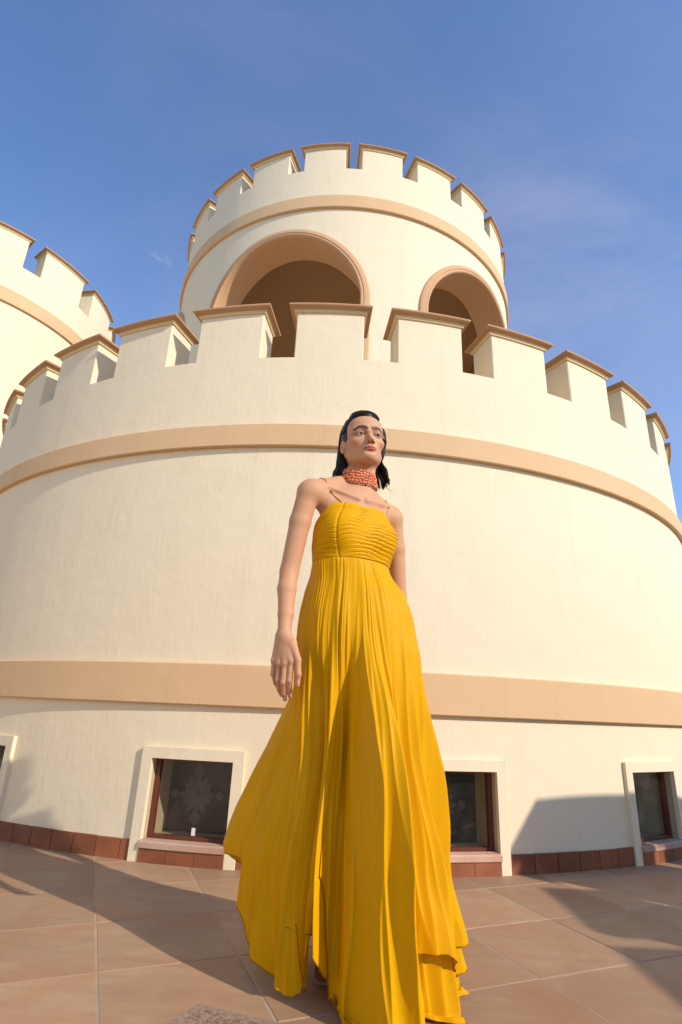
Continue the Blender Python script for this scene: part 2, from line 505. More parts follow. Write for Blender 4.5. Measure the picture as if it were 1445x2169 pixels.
# windows
def petal(cx, cz, ang, L, w, n=10):
    t = np.linspace(0, 1, n)
    hwid = w * np.sin(np.pi * t) ** 0.85
    ax = np.array([math.cos(ang), math.sin(ang)]); nx = np.array([-ax[1], ax[0]])
    c = np.array([cx, cz])
    a = [c + ax * L * tt + nx * h for tt, h in zip(t, hwid)]
    b = [c + ax * L * tt - nx * h for tt, h in zip(t[::-1][1:-1], hwid[::-1][1:-1])]
    return np.array(a + b)
def flat_plate(poly, y0, y1, scale=1.0):
    c = poly.mean(0); q = c + (poly - c) * scale; n = len(q)
    V = [(p[0], y0, p[1]) for p in q] + [(p[0], y1, p[1]) for p in q]
    F = [tuple(range(n)), tuple(range(n, 2 * n))[::-1]] + [(i, n + i, n + (i + 1) % n, (i + 1) % n) for i in range(n)]
    return V, F
def window_meshes():
    d = {}
    sw = R_(4.15); o = 0.022
    mb = MB()
    for s in (-1, 1):
        a, b = sorted((s * (WHW - 0.0004), s * sw))
        mb.add(*pbox(a, b, R1 - 0.004, R1 + o, -0.004, WZ1, 2, False, False))
    mb.add(*pbox(-sw, sw, R1 - 0.004, R1 + o, WZ1, 0.513, 6))
    d['surround'] = mesh_data('window', *mb.get(), M_CREAM, 30)
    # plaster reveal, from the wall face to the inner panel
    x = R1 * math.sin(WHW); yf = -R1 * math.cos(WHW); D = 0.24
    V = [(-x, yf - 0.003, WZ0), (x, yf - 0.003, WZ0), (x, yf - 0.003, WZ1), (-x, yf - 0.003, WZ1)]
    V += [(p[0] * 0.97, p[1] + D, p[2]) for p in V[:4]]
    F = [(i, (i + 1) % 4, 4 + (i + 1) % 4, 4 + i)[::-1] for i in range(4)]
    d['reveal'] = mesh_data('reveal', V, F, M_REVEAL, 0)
    # wooden frame
    mb = MB(); fy0, fy1 = yf + 0.040, yf + 0.072
    def box(x0, x1, z0, z1, y0=fy0, y1=fy1):
        V = [(a, b, c) for c in (z0, z1) for b in (y0, y1) for a in (x0, x1)]
        F = [(0, 2, 3, 1), (4, 5, 7, 6), (0, 1, 5, 4), (2, 6, 7, 3), (0, 4, 6, 2), (1, 3, 7, 5)]
        mb.add(V, F)
    fx = x - 0.001; w = 0.024
    box(-fx, -fx + w, WZ0, WZ1 - 0.001); box(fx - w, fx, WZ0, WZ1 - 0.001)
    box(-fx + w, fx - w, WZ0, WZ0 + 0.017, fy0 - 0.004); box(-fx + w, fx - w, WZ1 - 0.014, WZ1 - 0.001)
    d['frame'] = mesh_data('frame', *mb.get(), M_WOOD, 0)
    px, pz0, pz1 = fx - w + 0.004, WZ0 + 0.012, WZ1 - 0.010
    py = 0.5 * (fy0 + fy1)
    V = [(-px, py, pz0), (px, py, pz0), (px, py, pz1), (-px, py, pz1)]
    d['pane'] = mesh_data('pane', V, [(0, 1, 2, 3)], M_GLASS, 0)
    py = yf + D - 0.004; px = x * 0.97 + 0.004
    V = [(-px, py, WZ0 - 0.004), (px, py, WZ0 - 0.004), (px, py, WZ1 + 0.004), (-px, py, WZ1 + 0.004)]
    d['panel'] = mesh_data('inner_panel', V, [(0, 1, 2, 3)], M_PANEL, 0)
    # rosette of frosted petals on the inner panel
    mb = MB(); mb2 = MB(); cz = 0.272; fm = []
    for k in range(6):
        P = petal(0, cz, R_(90 + 60 * k), 0.098, 0.026); mb.add(*flat_plate(P, py - 0.003, py - 0.001, 0.86))
    for k in range(6):
        a = R_(60 + 60 * k)
        P = petal(0.066 * math.cos(a) * 0.5, cz + 0.066 * math.sin(a) * 0.5, a, 0.076, 0.017); mb.add(*flat_plate(P, py - 0.0045, py - 0.0035, 0.8))
    for s in (-1, 1):
        P = petal(s * 0.098, cz, R_(90 - s * 90), 0.056, 0.027); mb.add(*flat_plate(P, py - 0.003, py - 0.001, 0.9))
        P = petal(0, cz + s * 0.070, R_(s * 90), 0.085, 0.034); mb.add(*flat_plate(P, py - 0.006, py - 0.005, 0.85))
    d['rosette'] = mesh_data('rosette', *mb.get(), M_ETCH, 0)
    # pink stone sill and kick tiles
    V, F = loft([(outline(-WHW - 0.0, WHW + 0.0, R1 - 0.004, R1 + q, 6), z) for q, z in ((0.030, 0.060), (0.034, 0.063), (0.034, 0.086), (0.026, 0.0935), (-0.02, 0.0965))], True, True)
    d['sill'] = mesh_data('sill', V, F, M_SILL, 30)
    return d
WM = window_meshes()
ktile = {}
def polar_tile(hw, r0, r1, z0, z1, mat):
    o0 = outline(-hw, hw, r0, r1, 1); o1 = outline(-hw + 0.0003, hw - 0.0003, r0, r1 - 0.001, 1)
    V, F = loft([(o0, z0), (o0, z1 - 0.002), (o1, z1)], False, True)
    return mesh_data('tile', V, F, mat, 0)
kick_me = polar_tile(R_(1.085), R1 - 0.004, R1 + 0.027, -0.004, 0.060, M_SKIRT)
for c in WIN_C:
    w = add('window', WM['surround'], tower, (0, 0, 0), c)
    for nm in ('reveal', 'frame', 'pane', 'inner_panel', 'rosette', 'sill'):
        add(nm, WM['panel' if nm == 'inner_panel' else nm], w, (-0.05 if nm == 'rosette' and c < 0 else 0.0, 0, 0))
    for k in (-1, 0, 1):
        add('kick_tile', kick_me, w, (0, 0, 0), R_(2.21) * k)
    if abs(c - R_(-9.55)) < 0.01:
        x0, yl = 0.012, -R1 * math.cos(WHW) + 0.050
        V = [(x0 + a, yl + b, 0.113 + cc) for cc in (0, 0.034) for b in (0, 0.004) for a in (0, 0.018)]
        F = [(0, 2, 3, 1), (4, 5, 7, 6), (0, 1, 5, 4), (2, 6, 7, 3), (0, 4, 6, 2), (1, 3, 7, 5)]
        mk('latch', V, F, M_LATCH, w, 0)
# skirting tiles between the windows: whole tiles, then one cut to fit
SKP = R_(2.13)
sk_me = polar_tile(SKP / 2 - R_(0.035), R1 - 0.004, R1 + 0.012, -0.004, 0.088, M_SKIRT)
for c, c2 in zip(WIN_C[:-1], WIN_C[1:]):
    a0, a1 = c + R_(4.17), c2 - R_(4.17)
    n_full = int((a1 - a0) / SKP)
    for k in range(n_full):
        o = add('skirting_tile', sk_me, tower, (0, 0, random.uniform(-0.0015, 0.0015)), a0 + SKP * (k + 0.5))
    rest = a1 - a0 - n_full * SKP
    if rest > R_(0.2):
        add('skirting_tile', polar_tile(rest / 2 - R_(0.03), R1 - 0.004, R1 + 0.012, -0.004, 0.088, M_SKIRT), tower, (0, 0, 0), a1 - rest / 2)

# ------------------------------------------------------------------ turret on top, with arches
turret = thing('turret', 'round cream turret with open arches rising above the wide tower base', 'turret', (CX, CY, 2.30))
TZ = 2.30
RI = 1.95
ARC_C = [R_(-16.9 + 60.6 * k) for k in (0, 1)] + [R_(-16.9 - 60), R_(103.5), R_(163), R_(-136.5)]
AW, ASP = 0.84, 4.60
def arch_wall(R, z0, z1, ymax):
    ph = set(round(x, 6) for x in np.linspace(-math.pi, math.pi, 160, endpoint=False))
    edges = []
    for c in ARC_C:
        half = math.asin(AW / R)
        ph = set(p for p in ph if abs((p - c + math.pi) % (2 * math.pi) - math.pi) > half + 0.004)
        for t in np.linspace(0, math.pi, 41):
            p = c + math.asin(AW * math.cos(t) / R)
            p = (p + math.pi) % (2 * math.pi) - math.pi
            ph.add(round(p, 6))
    ph = sorted(ph); V = []; F = []
    def lowz(p):
        for c in ARC_C:
            d = (p - c + math.pi) % (2 * math.pi) - math.pi
            if abs(d) < math.pi / 2:
                x = R * math.sin(d)
                if abs(x) <= AW + 1e-4: return ASP + math.sqrt(max(AW * AW - x * x, 0)), True
        return z0, False
    n = len(ph)
    for i in range(n):
        p, q = ph[i], ph[(i + 1) % n]
        mid = p + (((q - p) + 2 * math.pi) % (2 * math.pi)) / 2
        op = lowz((mid + math.pi) % (2 * math.pi) - math.pi)[1]
        a, b = (lowz(p)[0], lowz(q)[0]) if op else (z0, z0)
        k = len(V)
        for (pp, z) in ((p, a), (q, b), (q, ymax), (p, ymax)):
            V.append((R * math.sin(pp), -R * math.cos(pp), z - TZ))
        F.append((k, k + 1, k + 2, k + 3))
    return np.array(V), F
V, F = arch_wall(R2, TZ, 0, 6.36)
wall_t = mk('wall', V, F, M_CREAM, turret, 0)
def merge_smooth(o, ang):
    import bmesh
    bm = bmesh.new(); bm.from_mesh(o.data)
    bmesh.ops.remove_doubles(bm, verts=bm.verts, dist=1e-4)
    bm.to_mesh(o.data); bm.free()
    o.data.shade_smooth(); o.data.set_sharp_from_angle(angle=R_(ang))
merge_smooth(wall_t, 30)
mb = MB()
V, F = lathe([(R2, 6.36 - TZ), (R2 - 0.24, 6.36 - TZ), (R2 - 0.24, 5.9 - TZ), (0.02, 5.9 - TZ)], 160)
mk('parapet_top', V, F, M_CREAM, turret, 30)
V, F = arch_wall(RI, TZ, 0, 5.62)
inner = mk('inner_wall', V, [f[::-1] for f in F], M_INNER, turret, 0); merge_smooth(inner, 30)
V, F = lathe([(RI, 5.62 - TZ), (1.2, 5.72 - TZ), (0.02, 5.76 - TZ)], 96)
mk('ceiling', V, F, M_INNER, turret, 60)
V, F = lathe([(R2, 0.004), (0.02, 0.004)], 96)
mk('landing', V, F, M_CREAM, turret, 0)
# arch surrounds
def arch_surround():
    path = [(-AW, TZ + 0.01 - TZ, -1.0, 0.0)]
    for z in (3.2, 3.9, 4.35): path.append((-AW, z - TZ, -1.0, 0.0))
    for t in np.linspace(math.pi, 0, 61):
        path.append((AW * math.cos(t), ASP + AW * math.sin(t) - TZ, math.cos(t), math.sin(t)))
    for z in (4.35, 3.9, 3.2): path.append((AW, z - TZ, 1.0, 0.0))
    path.append((AW, 0.01, 1.0, 0.0))
    prof = [(0.078, -0.003), (0.078, 0.020), (0.072, 0.026), (0.030, 0.028), (0.026, 0.021), (0.020, 0.021), (0.012, 0.030), (0.002, 0.030), (-0.010, 0.022), (-0.016, 0.006), (-0.016, -0.02), (-0.016, (RI - 0.002) - R2)]
    V = []
    for x, z, nx, nz in path:
        for o_, d in prof:
            xx = x + nx * o_; zz = z + nz * o_
            rr = R2 + d
            V.append((xx, -math.sqrt(max(rr * rr - xx * xx, 0.01)), zz))
    n = len(prof); F = []
    for i in range(len(path) - 1):
        for j in range(n - 1):
            F.append((i * n + j, (i + 1) * n + j, (i + 1) * n + j + 1, i * n + j + 1))
    return mesh_data('arch_surround', np.array(V), F, M_TRIM, 50)
asm = arch_surround()
for c in ARC_C: add('arch_surround', asm, turret, (0, 0, 0), c)
V, F = lathe([(R2 - 0.002, 5.770 - TZ), (R2 + 0.028, 5.770 - TZ), (R2 + 0.033, 5.776 - TZ), (R2 + 0.033, 5.932 - TZ), (R2 + 0.027, 5.937 - TZ), (R2 - 0.002, 5.937 - TZ)], 220)
mk('string_course', V, F, M_PEACH, turret, 30)
PIT2 = 2 * math.pi / 22
MER2 = merlon_meshes('turret', R2 - 0.24, R2, PIT2 / 2 - R_(2.3), 6.36 - TZ, 6.655 - TZ, 0.055, 0.044)
place_merlons(turret, MER2, [R_(-6.9) + PIT2 * k for k in range(22)])

# ------------------------------------------------------------------ second round tower at the left
LX, LY, RL = -6.087, 7.572, 2.032
ltower = thing('round_tower', 'tall sunlit cream tower cut by the left edge, behind the wide tower base', 'tower', (LX, LY, 0))
mb = MB()
mb.add(*lathe([(RL, 0), (RL, 2), (RL, 4), (RL, 6.36), (RL - 0.26, 6.36), (RL - 0.26, 5.8), (0.02, 5.8)], 140))
mk('wall', *mb.get(), M_CREAM, ltower, 30)
ring('string_course', RL, 5.711, 5.920, 0.033, M_PEACH, ltower)
PIT3 = 2 * math.pi / 14
MER3 = merlon_meshes('left_tower', RL - 0.26, RL, R_(9.4), 6.36, 6.815, 0.06, 0.05)
place_merlons(ltower, MER3, [R_(64.2) + PIT3 * k for k in range(14)])

# ------------------------------------------------------------------ crenellated parapet beside the terrace (casts the shade at the right)
par = thing('parapet_wall', 'crenellated cream parapet along the right side of the terrace, outside the picture', 'wall', (0, 0, 0))
def boxm(x0, x1, y0, y1, z0, z1):
    V = [(a, b, c) for c in (z0, z1) for b in (y0, y1) for a in (x0, x1)]
    F = [(0, 2, 3, 1), (4, 5, 7, 6), (0, 1, 5, 4), (2, 6, 7, 3), (0, 4, 6, 2), (1, 3, 7, 5)]
    return V, F
def parapet(parent, p, q, side, spans, ztop=2.0, ext=0.0):
    """straight run from p to q; spans = merlon (start, end) along it; the block lies on the `side` of the line"""
    p, q = np.array(p, float), np.array(q, float); d = q - p; L = float(np.hypot(*d)); rz = math.atan2(d[1], d[0])
    t0, t1 = (-0.235, 0.0) if side < 0 else (0.0, 0.235)
    mk('wall', *boxm(0, L + ext, t0, t1, 0, ztop - 0.40), M_CREAM, parent, 0, loc=(p[0], p[1], 0), rz=rz)
    for a, c in spans:
        o = mk('merlon', *boxm(a, c, t0, t1, ztop - 0.40, ztop - 0.055), M_CREAM, parent, 0, loc=(p[0], p[1], 0), rz=rz)
        mk('coping', *boxm(a - 0.045, c + 0.045, t0 - 0.045, t1 + 0.045, ztop - 0.054, ztop), M_CAP, o, 0)
PX = 3.68
parapet(par, (PX, -5.2), (PX, 1.12), -1, [(5.65 - 0.675 * k, 6.10 - 0.675 * k) for k in range(0, 9)])
parapet(par, (PX, 1.121), (3.33, 1.50), -1, [(0.02, 0.43)])
parapet(par, (3.33, 1.502), (7.0, 3.20), -1, [(0.02, 0.78)] + [(1.0 + 0.675 * k, 1.45 + 0.675 * k) for k in range(4)])
reflector = thing('reflector_wall', 'unseen cream wing with battlements closing the left of the terrace, outside the picture', 'building', (0, 0, 0))  # unseen sunlit wall, added to throw warm light back onto the tower
parapet(reflector, (-5.4, 2.6), (-5.4, -9.0), 1, [(0.1 + 0.675 * k, 0.55 + 0.675 * k) for k in range(17)], 4.2)
mk('string_course', *boxm(-5.43, -5.37, -8.9, 2.55, 3.2, 3.4), M_PEACH, reflector, 0)


# ------------------------------------------------------------------ signed-distance modelling for the figure
class Field:
    def __init__(s, lo, hi, h):
        s.lo = np.array(lo, float); s.h = h
        s.n = np.ceil((np.array(hi, float) - s.lo) / h).astype(int) + 1
        s.ax = [(s.lo[i] + h * np.arange(s.n[i])).astype(np.float32) for i in range(3)]
        s.v = np.full(tuple(s.n), 0.5, np.float32)
    def sub(s, lo, hi):
        a = np.clip(np.floor((np.array(lo) - s.lo) / s.h).astype(int), 0, s.n)
        b = np.clip(np.ceil((np.array(hi) - s.lo) / s.h).astype(int) + 1, 0, s.n)
        sl = tuple(slice(a[i], b[i]) for i in range(3))
        X = s.ax[0][sl[0]][:, None, None]; Y = s.ax[1][sl[1]][None, :, None]; Z = s.ax[2][sl[2]][None, None, :]
        return sl, X, Y, Z
    def comb(s, sl, d, k, op):
        a = s.v[sl]
        if op == 'u':
            if k > 0:
                h = np.maximum(k - np.abs(a - d), 0) / k
                s.v[sl] = np.minimum(a, d) - h * h * k * 0.25
            else: s.v[sl] = np.minimum(a, d)
        else:
            d = -d
            h = np.maximum(k - np.abs(a - d), 0) / k if k > 0 else 0
            s.v[sl] = np.maximum(a, d) + h * h * k * 0.25
    def ell(s, c, r, k=0.0, op='u', ax=None):
        c = np.array(c, float); r = np.array(r, float); m_ = r.max() + k + 0.02
        sl, X, Y, Z = s.sub(c - m_, c + m_)
        x, y, z = X - c[0], Y - c[1], Z - c[2]
        if ax is not None:
            A = np.array(ax, float)
            x, y, z = x * A[0][0] + y * A[0][1] + z * A[0][2], x * A[1][0] + y * A[1][1] + z * A[1][2], x * A[2][0] + y * A[2][1] + z * A[2][2]
        k0 = np.sqrt((x / r[0]) ** 2 + (y / r[1]) ** 2 + (z / r[2]) ** 2)
        k1 = np.sqrt((x / r[0] ** 2) ** 2 + (y / r[1] ** 2) ** 2 + (z / r[2] ** 2) ** 2) + 1e-9
        s.comb(sl, (k0 * (k0 - 1) / k1).astype(np.float32), k, op)
    def cone(s, a, b, ra, rb, k=0.0, op='u'):
        a = np.array(a, float); b = np.array(b, float); m_ = max(ra, rb) + k + 0.02
        sl, X, Y, Z = s.sub(np.minimum(a, b) - m_, np.maximum(a, b) + m_)
        d = b - a; L2 = d @ d
        t = np.clip(((X - a[0]) * d[0] + (Y - a[1]) * d[1] + (Z - a[2]) * d[2]) / L2, 0, 1)
        q = np.sqrt((X - a[0] - t * d[0]) ** 2 + (Y - a[1] - t * d[1]) ** 2 + (Z - a[2] - t * d[2]) ** 2)
        s.comb(sl, (q - (ra + t * (rb - ra))).astype(np.float32), k, op)
    def chain(s, P, R, k=0.0, op='u'):
        for i in range(len(P) - 1): s.cone(P[i], P[i + 1], R[i], R[i + 1], k, op)
    def sample(s, P):
        q = (P - s.lo) / s.h
        i = np.clip(np.floor(q).astype(int), 0, s.n - 2); f_ = np.clip(q - i, 0, 1)
        r = 0
        for dx in (0, 1):
            for dy in (0, 1):
                for dz in (0, 1):
                    w = (f_[..., 0] if dx else 1 - f_[..., 0]) * (f_[..., 1] if dy else 1 - f_[..., 1]) * (f_[..., 2] if dz else 1 - f_[..., 2])
                    r = r + w * s.v[i[..., 0] + dx, i[..., 1] + dy, i[..., 2] + dz]
        return r
    def mesh(s):
        v = s.v; n0, n1, n2 = v.shape
        neg = v < 0
        acc = np.zeros((n0 - 1, n1 - 1, n2 - 1, 3), np.float32); cnt = np.zeros((n0 - 1, n1 - 1, n2 - 1), np.float32)
        S0 = slice(0, -1); S1 = slice(1, None)
        for axis in range(3):
            o = [k for k in range(3) if k != axis]
            for b0 in (0, 1):
                for b1 in (0, 1):
                    ia = [None] * 3; ib = [None] * 3
                    ia[axis] = S0; ib[axis] = S1
                    ia[o[0]] = ib[o[0]] = S1 if b0 else S0
                    ia[o[1]] = ib[o[1]] = S1 if b1 else S0
                    A = v[tuple(ia)]; B = v[tuple(ib)]
                    mask = neg[tuple(ia)] != neg[tuple(ib)]
                    if not mask.any(): continue
                    t = A[mask] / (A[mask] - B[mask])
                    pt = np.zeros((len(t), 3), np.float32); pt[:, axis] = t; pt[:, o[0]] = b0; pt[:, o[1]] = b1
                    acc[mask] += pt; cnt[mask] += 1
        act = cnt > 0
        idx = np.full(act.shape, -1, np.int64); idx[act] = np.arange(act.sum())
        I = np.argwhere(act)
        V = (I + acc[act] / cnt[act][:, None]) * s.h + s.lo
        F = []
        for axis in range(3):
            o = [(axis + 1) % 3, (axis + 2) % 3]
            ia = [slice(1, -1)] * 3; ib = [slice(1, -1)] * 3
            ia[axis] = slice(0, -1); ib[axis] = slice(1, None)
            a = neg[tuple(ia)]; b = neg[tuple(ib)]
            for flip in (False, True):
                mk_ = (a & ~b) if not flip else (~a & b)
                E = np.argwhere(mk_)
                if len(E) == 0: continue
                E[:, o[0]] += 1; E[:, o[1]] += 1
                def cell(d0, d1):
                    c = E.copy(); c[:, o[0]] += d0; c[:, o[1]] += d1
                    return idx[c[:, 0], c[:, 1], c[:, 2]]
                q = np.stack([cell(-1, -1), cell(0, -1), cell(0, 0), cell(-1, 0)], 1)
                F.append(q[:, ::-1] if flip else q)
        F = np.concatenate(F)
        F = F[(F >= 0).all(1)]
        return V.astype(np.float64), F

def relax(V, F, it=2, lam=0.5):
    n = len(V)
    E = np.concatenate([F[:, [0, 1]], F[:, [1, 2]], F[:, [2, 3]], F[:, [3, 0]]])
    for _ in range(it):
        for l in (lam, -lam * 1.03):
            acc = np.zeros((n, 3)); c = np.zeros(n)
            for k in range(3):
                acc[:, k] = np.bincount(E[:, 0], V[E[:, 1], k], n) + np.bincount(E[:, 1], V[E[:, 0], k], n)
            c = np.bincount(E[:, 0], minlength=n) + np.bincount(E[:, 1], minlength=n)
            V = V + l * (acc / np.maximum(c, 1)[:, None] - V)
    return V

# ------------------------------------------------------------------ figure: materials
def skin_mat():
    mt, nd, lk, b = new_mat('skin')
    at = N(nd, 'ShaderNodeAttribute', attribute_name='tint')
    geo = N(nd, 'ShaderNodeNewGeometry')
    n1 = noise(nd, lk, geo.outputs['Position'], 40, 4, 0.6)
    n2 = noise(nd, lk, geo.outputs['Position'], 420, 3, 0.6)
    c = mixc(nd, lk, rng(nd, lk, n1, 0.35, 0.70, 0.0, 0.28), at.outputs['Color'], (0.52, 0.20, 0.13))
    lk.new(c, b.inputs['Base Color'])
    b.inputs['Roughness'].default_value = 0.58
    b.inputs['Specular IOR Level'].default_value = 0.28
    b.inputs['Subsurface Weight'].default_value = 0.12
    b.inputs['Subsurface Radius'].default_value = (1.0, 0.35, 0.18)
    b.inputs['Subsurface Scale'].default_value = 0.008
    bp = N(nd, 'ShaderNodeBump', Strength=0.12, Distance=0.001)
    lk.new(n2, bp.inputs['Height']); lk.new(bp.outputs['Normal'], b.inputs['Normal'])
    return mt
M_SKIN = skin_mat()

def hair_mat():
    mt, nd, lk, b = new_mat('wet_black_hair')
    geo = N(nd, 'ShaderNodeNewGeometry')
    n1 = noise(nd, lk, geo.outputs['Position'], 90, 3, 0.6)
    lk.new(mixc(nd, lk, n1, (0.006, 0.004, 0.003), (0.022, 0.014, 0.009)), b.inputs['Base Color'])
    b.inputs['Roughness'].default_value = 0.36
    b.inputs['Specular IOR Level'].default_value = 0.22
    return mt
M_HAIR = hair_mat()

def dress_mat(name, c1, c2):
    mt, nd, lk, b = new_mat(name)
    out = nd['Material Output']
    at = N(nd, 'ShaderNodeAttribute', attribute_name='fab')
    mp = N(nd, 'ShaderNodeMapping'); mp.inputs['Scale'].default_value = (900, 6, 1); lk.new(at.outputs['Vector'], mp.inputs['Vector'])
    n1 = noise(nd, lk, mp.outputs['Vector'], 1.0, 4, 0.6)
    mp2 = N(nd, 'ShaderNodeMapping'); mp2.inputs['Scale'].default_value = (60, 3, 1); lk.new(at.outputs['Vector'], mp2.inputs['Vector'])
    n2 = noise(nd, lk, mp2.outputs['Vector'], 1.0, 4, 0.6)
    c = mixc(nd, lk, rng(nd, lk, n2, 0.3, 0.7, 0, 1), c1, c2)
    lk.new(c, b.inputs['Base Color'])
    b.inputs['Roughness'].default_value = 0.48
    b.inputs['Specular IOR Level'].default_value = 0.10
    b.inputs['Sheen Weight'].default_value = 0.0
    b.inputs['Sheen Tint'].default_value = (1, 0.8, 0.3, 1)
    bp = N(nd, 'ShaderNodeBump', Strength=0.22, Distance=0.0012)
    lk.new(n1, bp.inputs['Height']); lk.new(bp.outputs['Normal'], b.inputs['Normal'])
    tr = N(nd, 'ShaderNodeBsdfTranslucent'); tr.inputs['Color'].default_value = (0.85, 0.36, 0.006, 1)
    mx = N(nd, 'ShaderNodeMixShader'); mx.inputs['Fac'].default_value = 0.10
    lk.new(b.outputs[0], mx.inputs[1]); lk.new(tr.outputs[0], mx.inputs[2]); lk.new(mx.outputs[0], out.inputs['Surface'])
    return mt
M_DRESS = dress_mat('mustard_chiffon', (0.74, 0.375, 0.0016), (0.67, 0.325, 0.0012))

M_HEM = dress_mat('rolled_hem_thread', (0.42, 0.19, 0.002), (0.36, 0.16, 0.002))

def coral_mat():
    mt, nd, lk, b = new_mat('coral_beads')
    geo = N(nd, 'ShaderNodeNewGeometry')
    n1 = noise(nd, lk, geo.outputs['Position'], 160, 3, 0.6)
    lk.new(mixc(nd, lk, rng(nd, lk, n1, 0.35, 0.65, 0, 1), (0.70, 0.12, 0.035), (0.82, 0.30, 0.12)), b.inputs['Base Color'])
    b.inputs['Roughness'].default_value = 0.22
    return mt
M_CORAL = coral_mat()
M_EYE = plain('eye_white', (0.34, 0.28, 0.24), 0.35, 0.25)
M_IRIS = plain('dark_brown_iris', (0.018, 0.008, 0.005), 0.22, 0.25)
M_SHOE = plain('tan_leather_sandal', (0.30, 0.16, 0.08), 0.45)

# ------------------------------------------------------------------ figure: frames
TX, TY = 0.045, 1.912
YAW = R_(29.5)
LAT = np.array([math.cos(YAW), math.sin(YAW), 0]); FWD = np.array([math.sin(YAW), -math.cos(YAW), 0]); UPV = np.array([0, 0, 1.0])
def tp(l, f_, z): return np.array([TX, TY, 0]) + LAT * l + FWD * f_ + UPV * z
TAX = [LAT, FWD, UPV]
HPOS = np.array([0.0738, 1.935, 1.6905]); HS = 1.035
hy, hp, hr = R_(13.5), R_(2.2), R_(2.5)
_F = np.array([math.sin(hy) * math.cos(hp), -math.cos(hy) * math.cos(hp), math.sin(hp)]); _R0 = np.array([math.cos(hy), math.sin(hy), 0]); _U0 = np.cross(_F, _R0)
_Rr = math.cos(hr) * _R0 + math.sin(hr) * _U0; _Uu = -math.sin(hr) * _R0 + math.cos(hr) * _U0
HM = np.stack([_Rr, _F, _Uu], 1) * HS
def hw(P): return np.asarray(P, float) @ HM.T + HPOS

person = thing('person', 'barefaced dark-haired woman in a flowing yellow gown and coral choker, looking up and away', 'person', (TX, TY, 0))
person['label'] = 'dark-haired woman in a flowing yellow gown and coral bead choker on the tiled terrace'
def pmk(name, V, F, mat, parent=None, smooth=180):
    return mk(name, np.asarray(V, float) - np.array([TX, TY, 0]), F, mat, parent or person, smooth)

# ------------------------------------------------------------------ torso, arms, hands
B = Field((-0.27, 1.70, 0.66), (0.32, 2.13, 1.60), 0.003)
B.ell(tp(0, 0.0, 1.28), (0.132, 0.088, 0.19), 0, 'u', TAX)
B.ell(tp(0, -0.004, 1.10), (0.120, 0.086, 0.16), 0.05, 'u', TAX)
B.ell(tp(0, -0.01, 0.90), (0.130, 0.088, 0.15), 0.05, 'u', TAX)
SL = np.array([-0.118, 1.826, 1.440]); SR = np.array([0.196, 1.992, 1.412])
B.cone(tp(-0.110, -0.008, 1.428), tp(0.108, -0.008, 1.416), 0.043, 0.043, 0.05)
B.ell(tp(0.012, -0.012, 1.468), (0.085, 0.058, 0.040), 0.05, 'u', TAX)
for s in (-1, 1): B.ell(tp(s * 0.068, 0.058, 1.300), (0.056, 0.044, 0.060), 0.05, 'u', TAX)
NB = np.array([0.062, 1.935, 1.44]); NT = np.array([0.072, 1.948, 1.62])
B.cone(NB, NT, 0.050, 0.036, 0.04)
B.cone(tp(-0.035, -0.045, 1.528), SL + [0.02, 0.0, 0.016], 0.028, 0.032, 0.05)
B.cone(tp(0.045, -0.045, 1.515), SR + [-0.02, 0.0, 0.016], 0.028, 0.032, 0.05)
TORSO = B.v.copy()
B.cone(tp(-0.018, 0.064, 1.437), tp(-0.135, 0.030, 1.470), 0.0020, 0.0024, 0.020)
B.cone(tp(0.018, 0.064, 1.437), tp(0.135, 0.030, 1.452), 0.0020, 0.0024, 0.020)
B.cone(NB + [-0.02, -0.048, 0.0], NT + [-0.045, -0.01, -0.02], 0.007, 0.009, 0.02)
B.cone(NB + [0.02, -0.046, 0.0], NT + [0.045, -0.01, -0.02], 0.007, 0.009, 0.02)
# her right arm (left in the picture)
EL = np.array([-0.166, 1.842, 1.160]); WR = np.array([-0.1638, 1.796, 0.946])
B.ell(SL, (0.039, 0.039, 0.044), 0.035)
B.chain([SL, SL * 0.62 + EL * 0.38 + [-0.004, 0, 0], EL], [0.0385, 0.0365, 0.0320], 0.010)
fm = EL * 0.70 + WR * 0.30 + np.array([-0.003, -0.004, 0])
B.chain([EL, fm, EL * 0.3 + WR * 0.7, WR], [0.0310, 0.0310, 0.0250, 0.0210], 0.008)
FI = {'i': [(-0.1320, 1.765, 0.8576), (-0.1350, 1.767, 0.8030), (-0.1345, 1.786, 0.7730), (-0.1320, 1.803, 0.7560)],
      'm': [(-0.1515, 1.772, 0.8503), (-0.1535, 1.771, 0.7960), (-0.1510, 1.790, 0.7655), (-0.1470, 1.810, 0.7480)],
      'r': [(-0.1712, 1.785, 0.8532), (-0.1710, 1.783, 0.8040), (-0.1660, 1.803, 0.7750), (-0.1600, 1.820, 0.7610)],
      'p': [(-0.1895, 1.800, 0.8621), (-0.1880, 1.798, 0.8220), (-0.1815, 1.813, 0.7970), (-0.1740, 1.829, 0.7830)],
      't': [(-0.1345, 1.779, 0.9154), (-0.1123, 1.758, 0.8629), (-0.1082, 1.757, 0.8216), (-0.1081, 1.765, 0.7892)]}
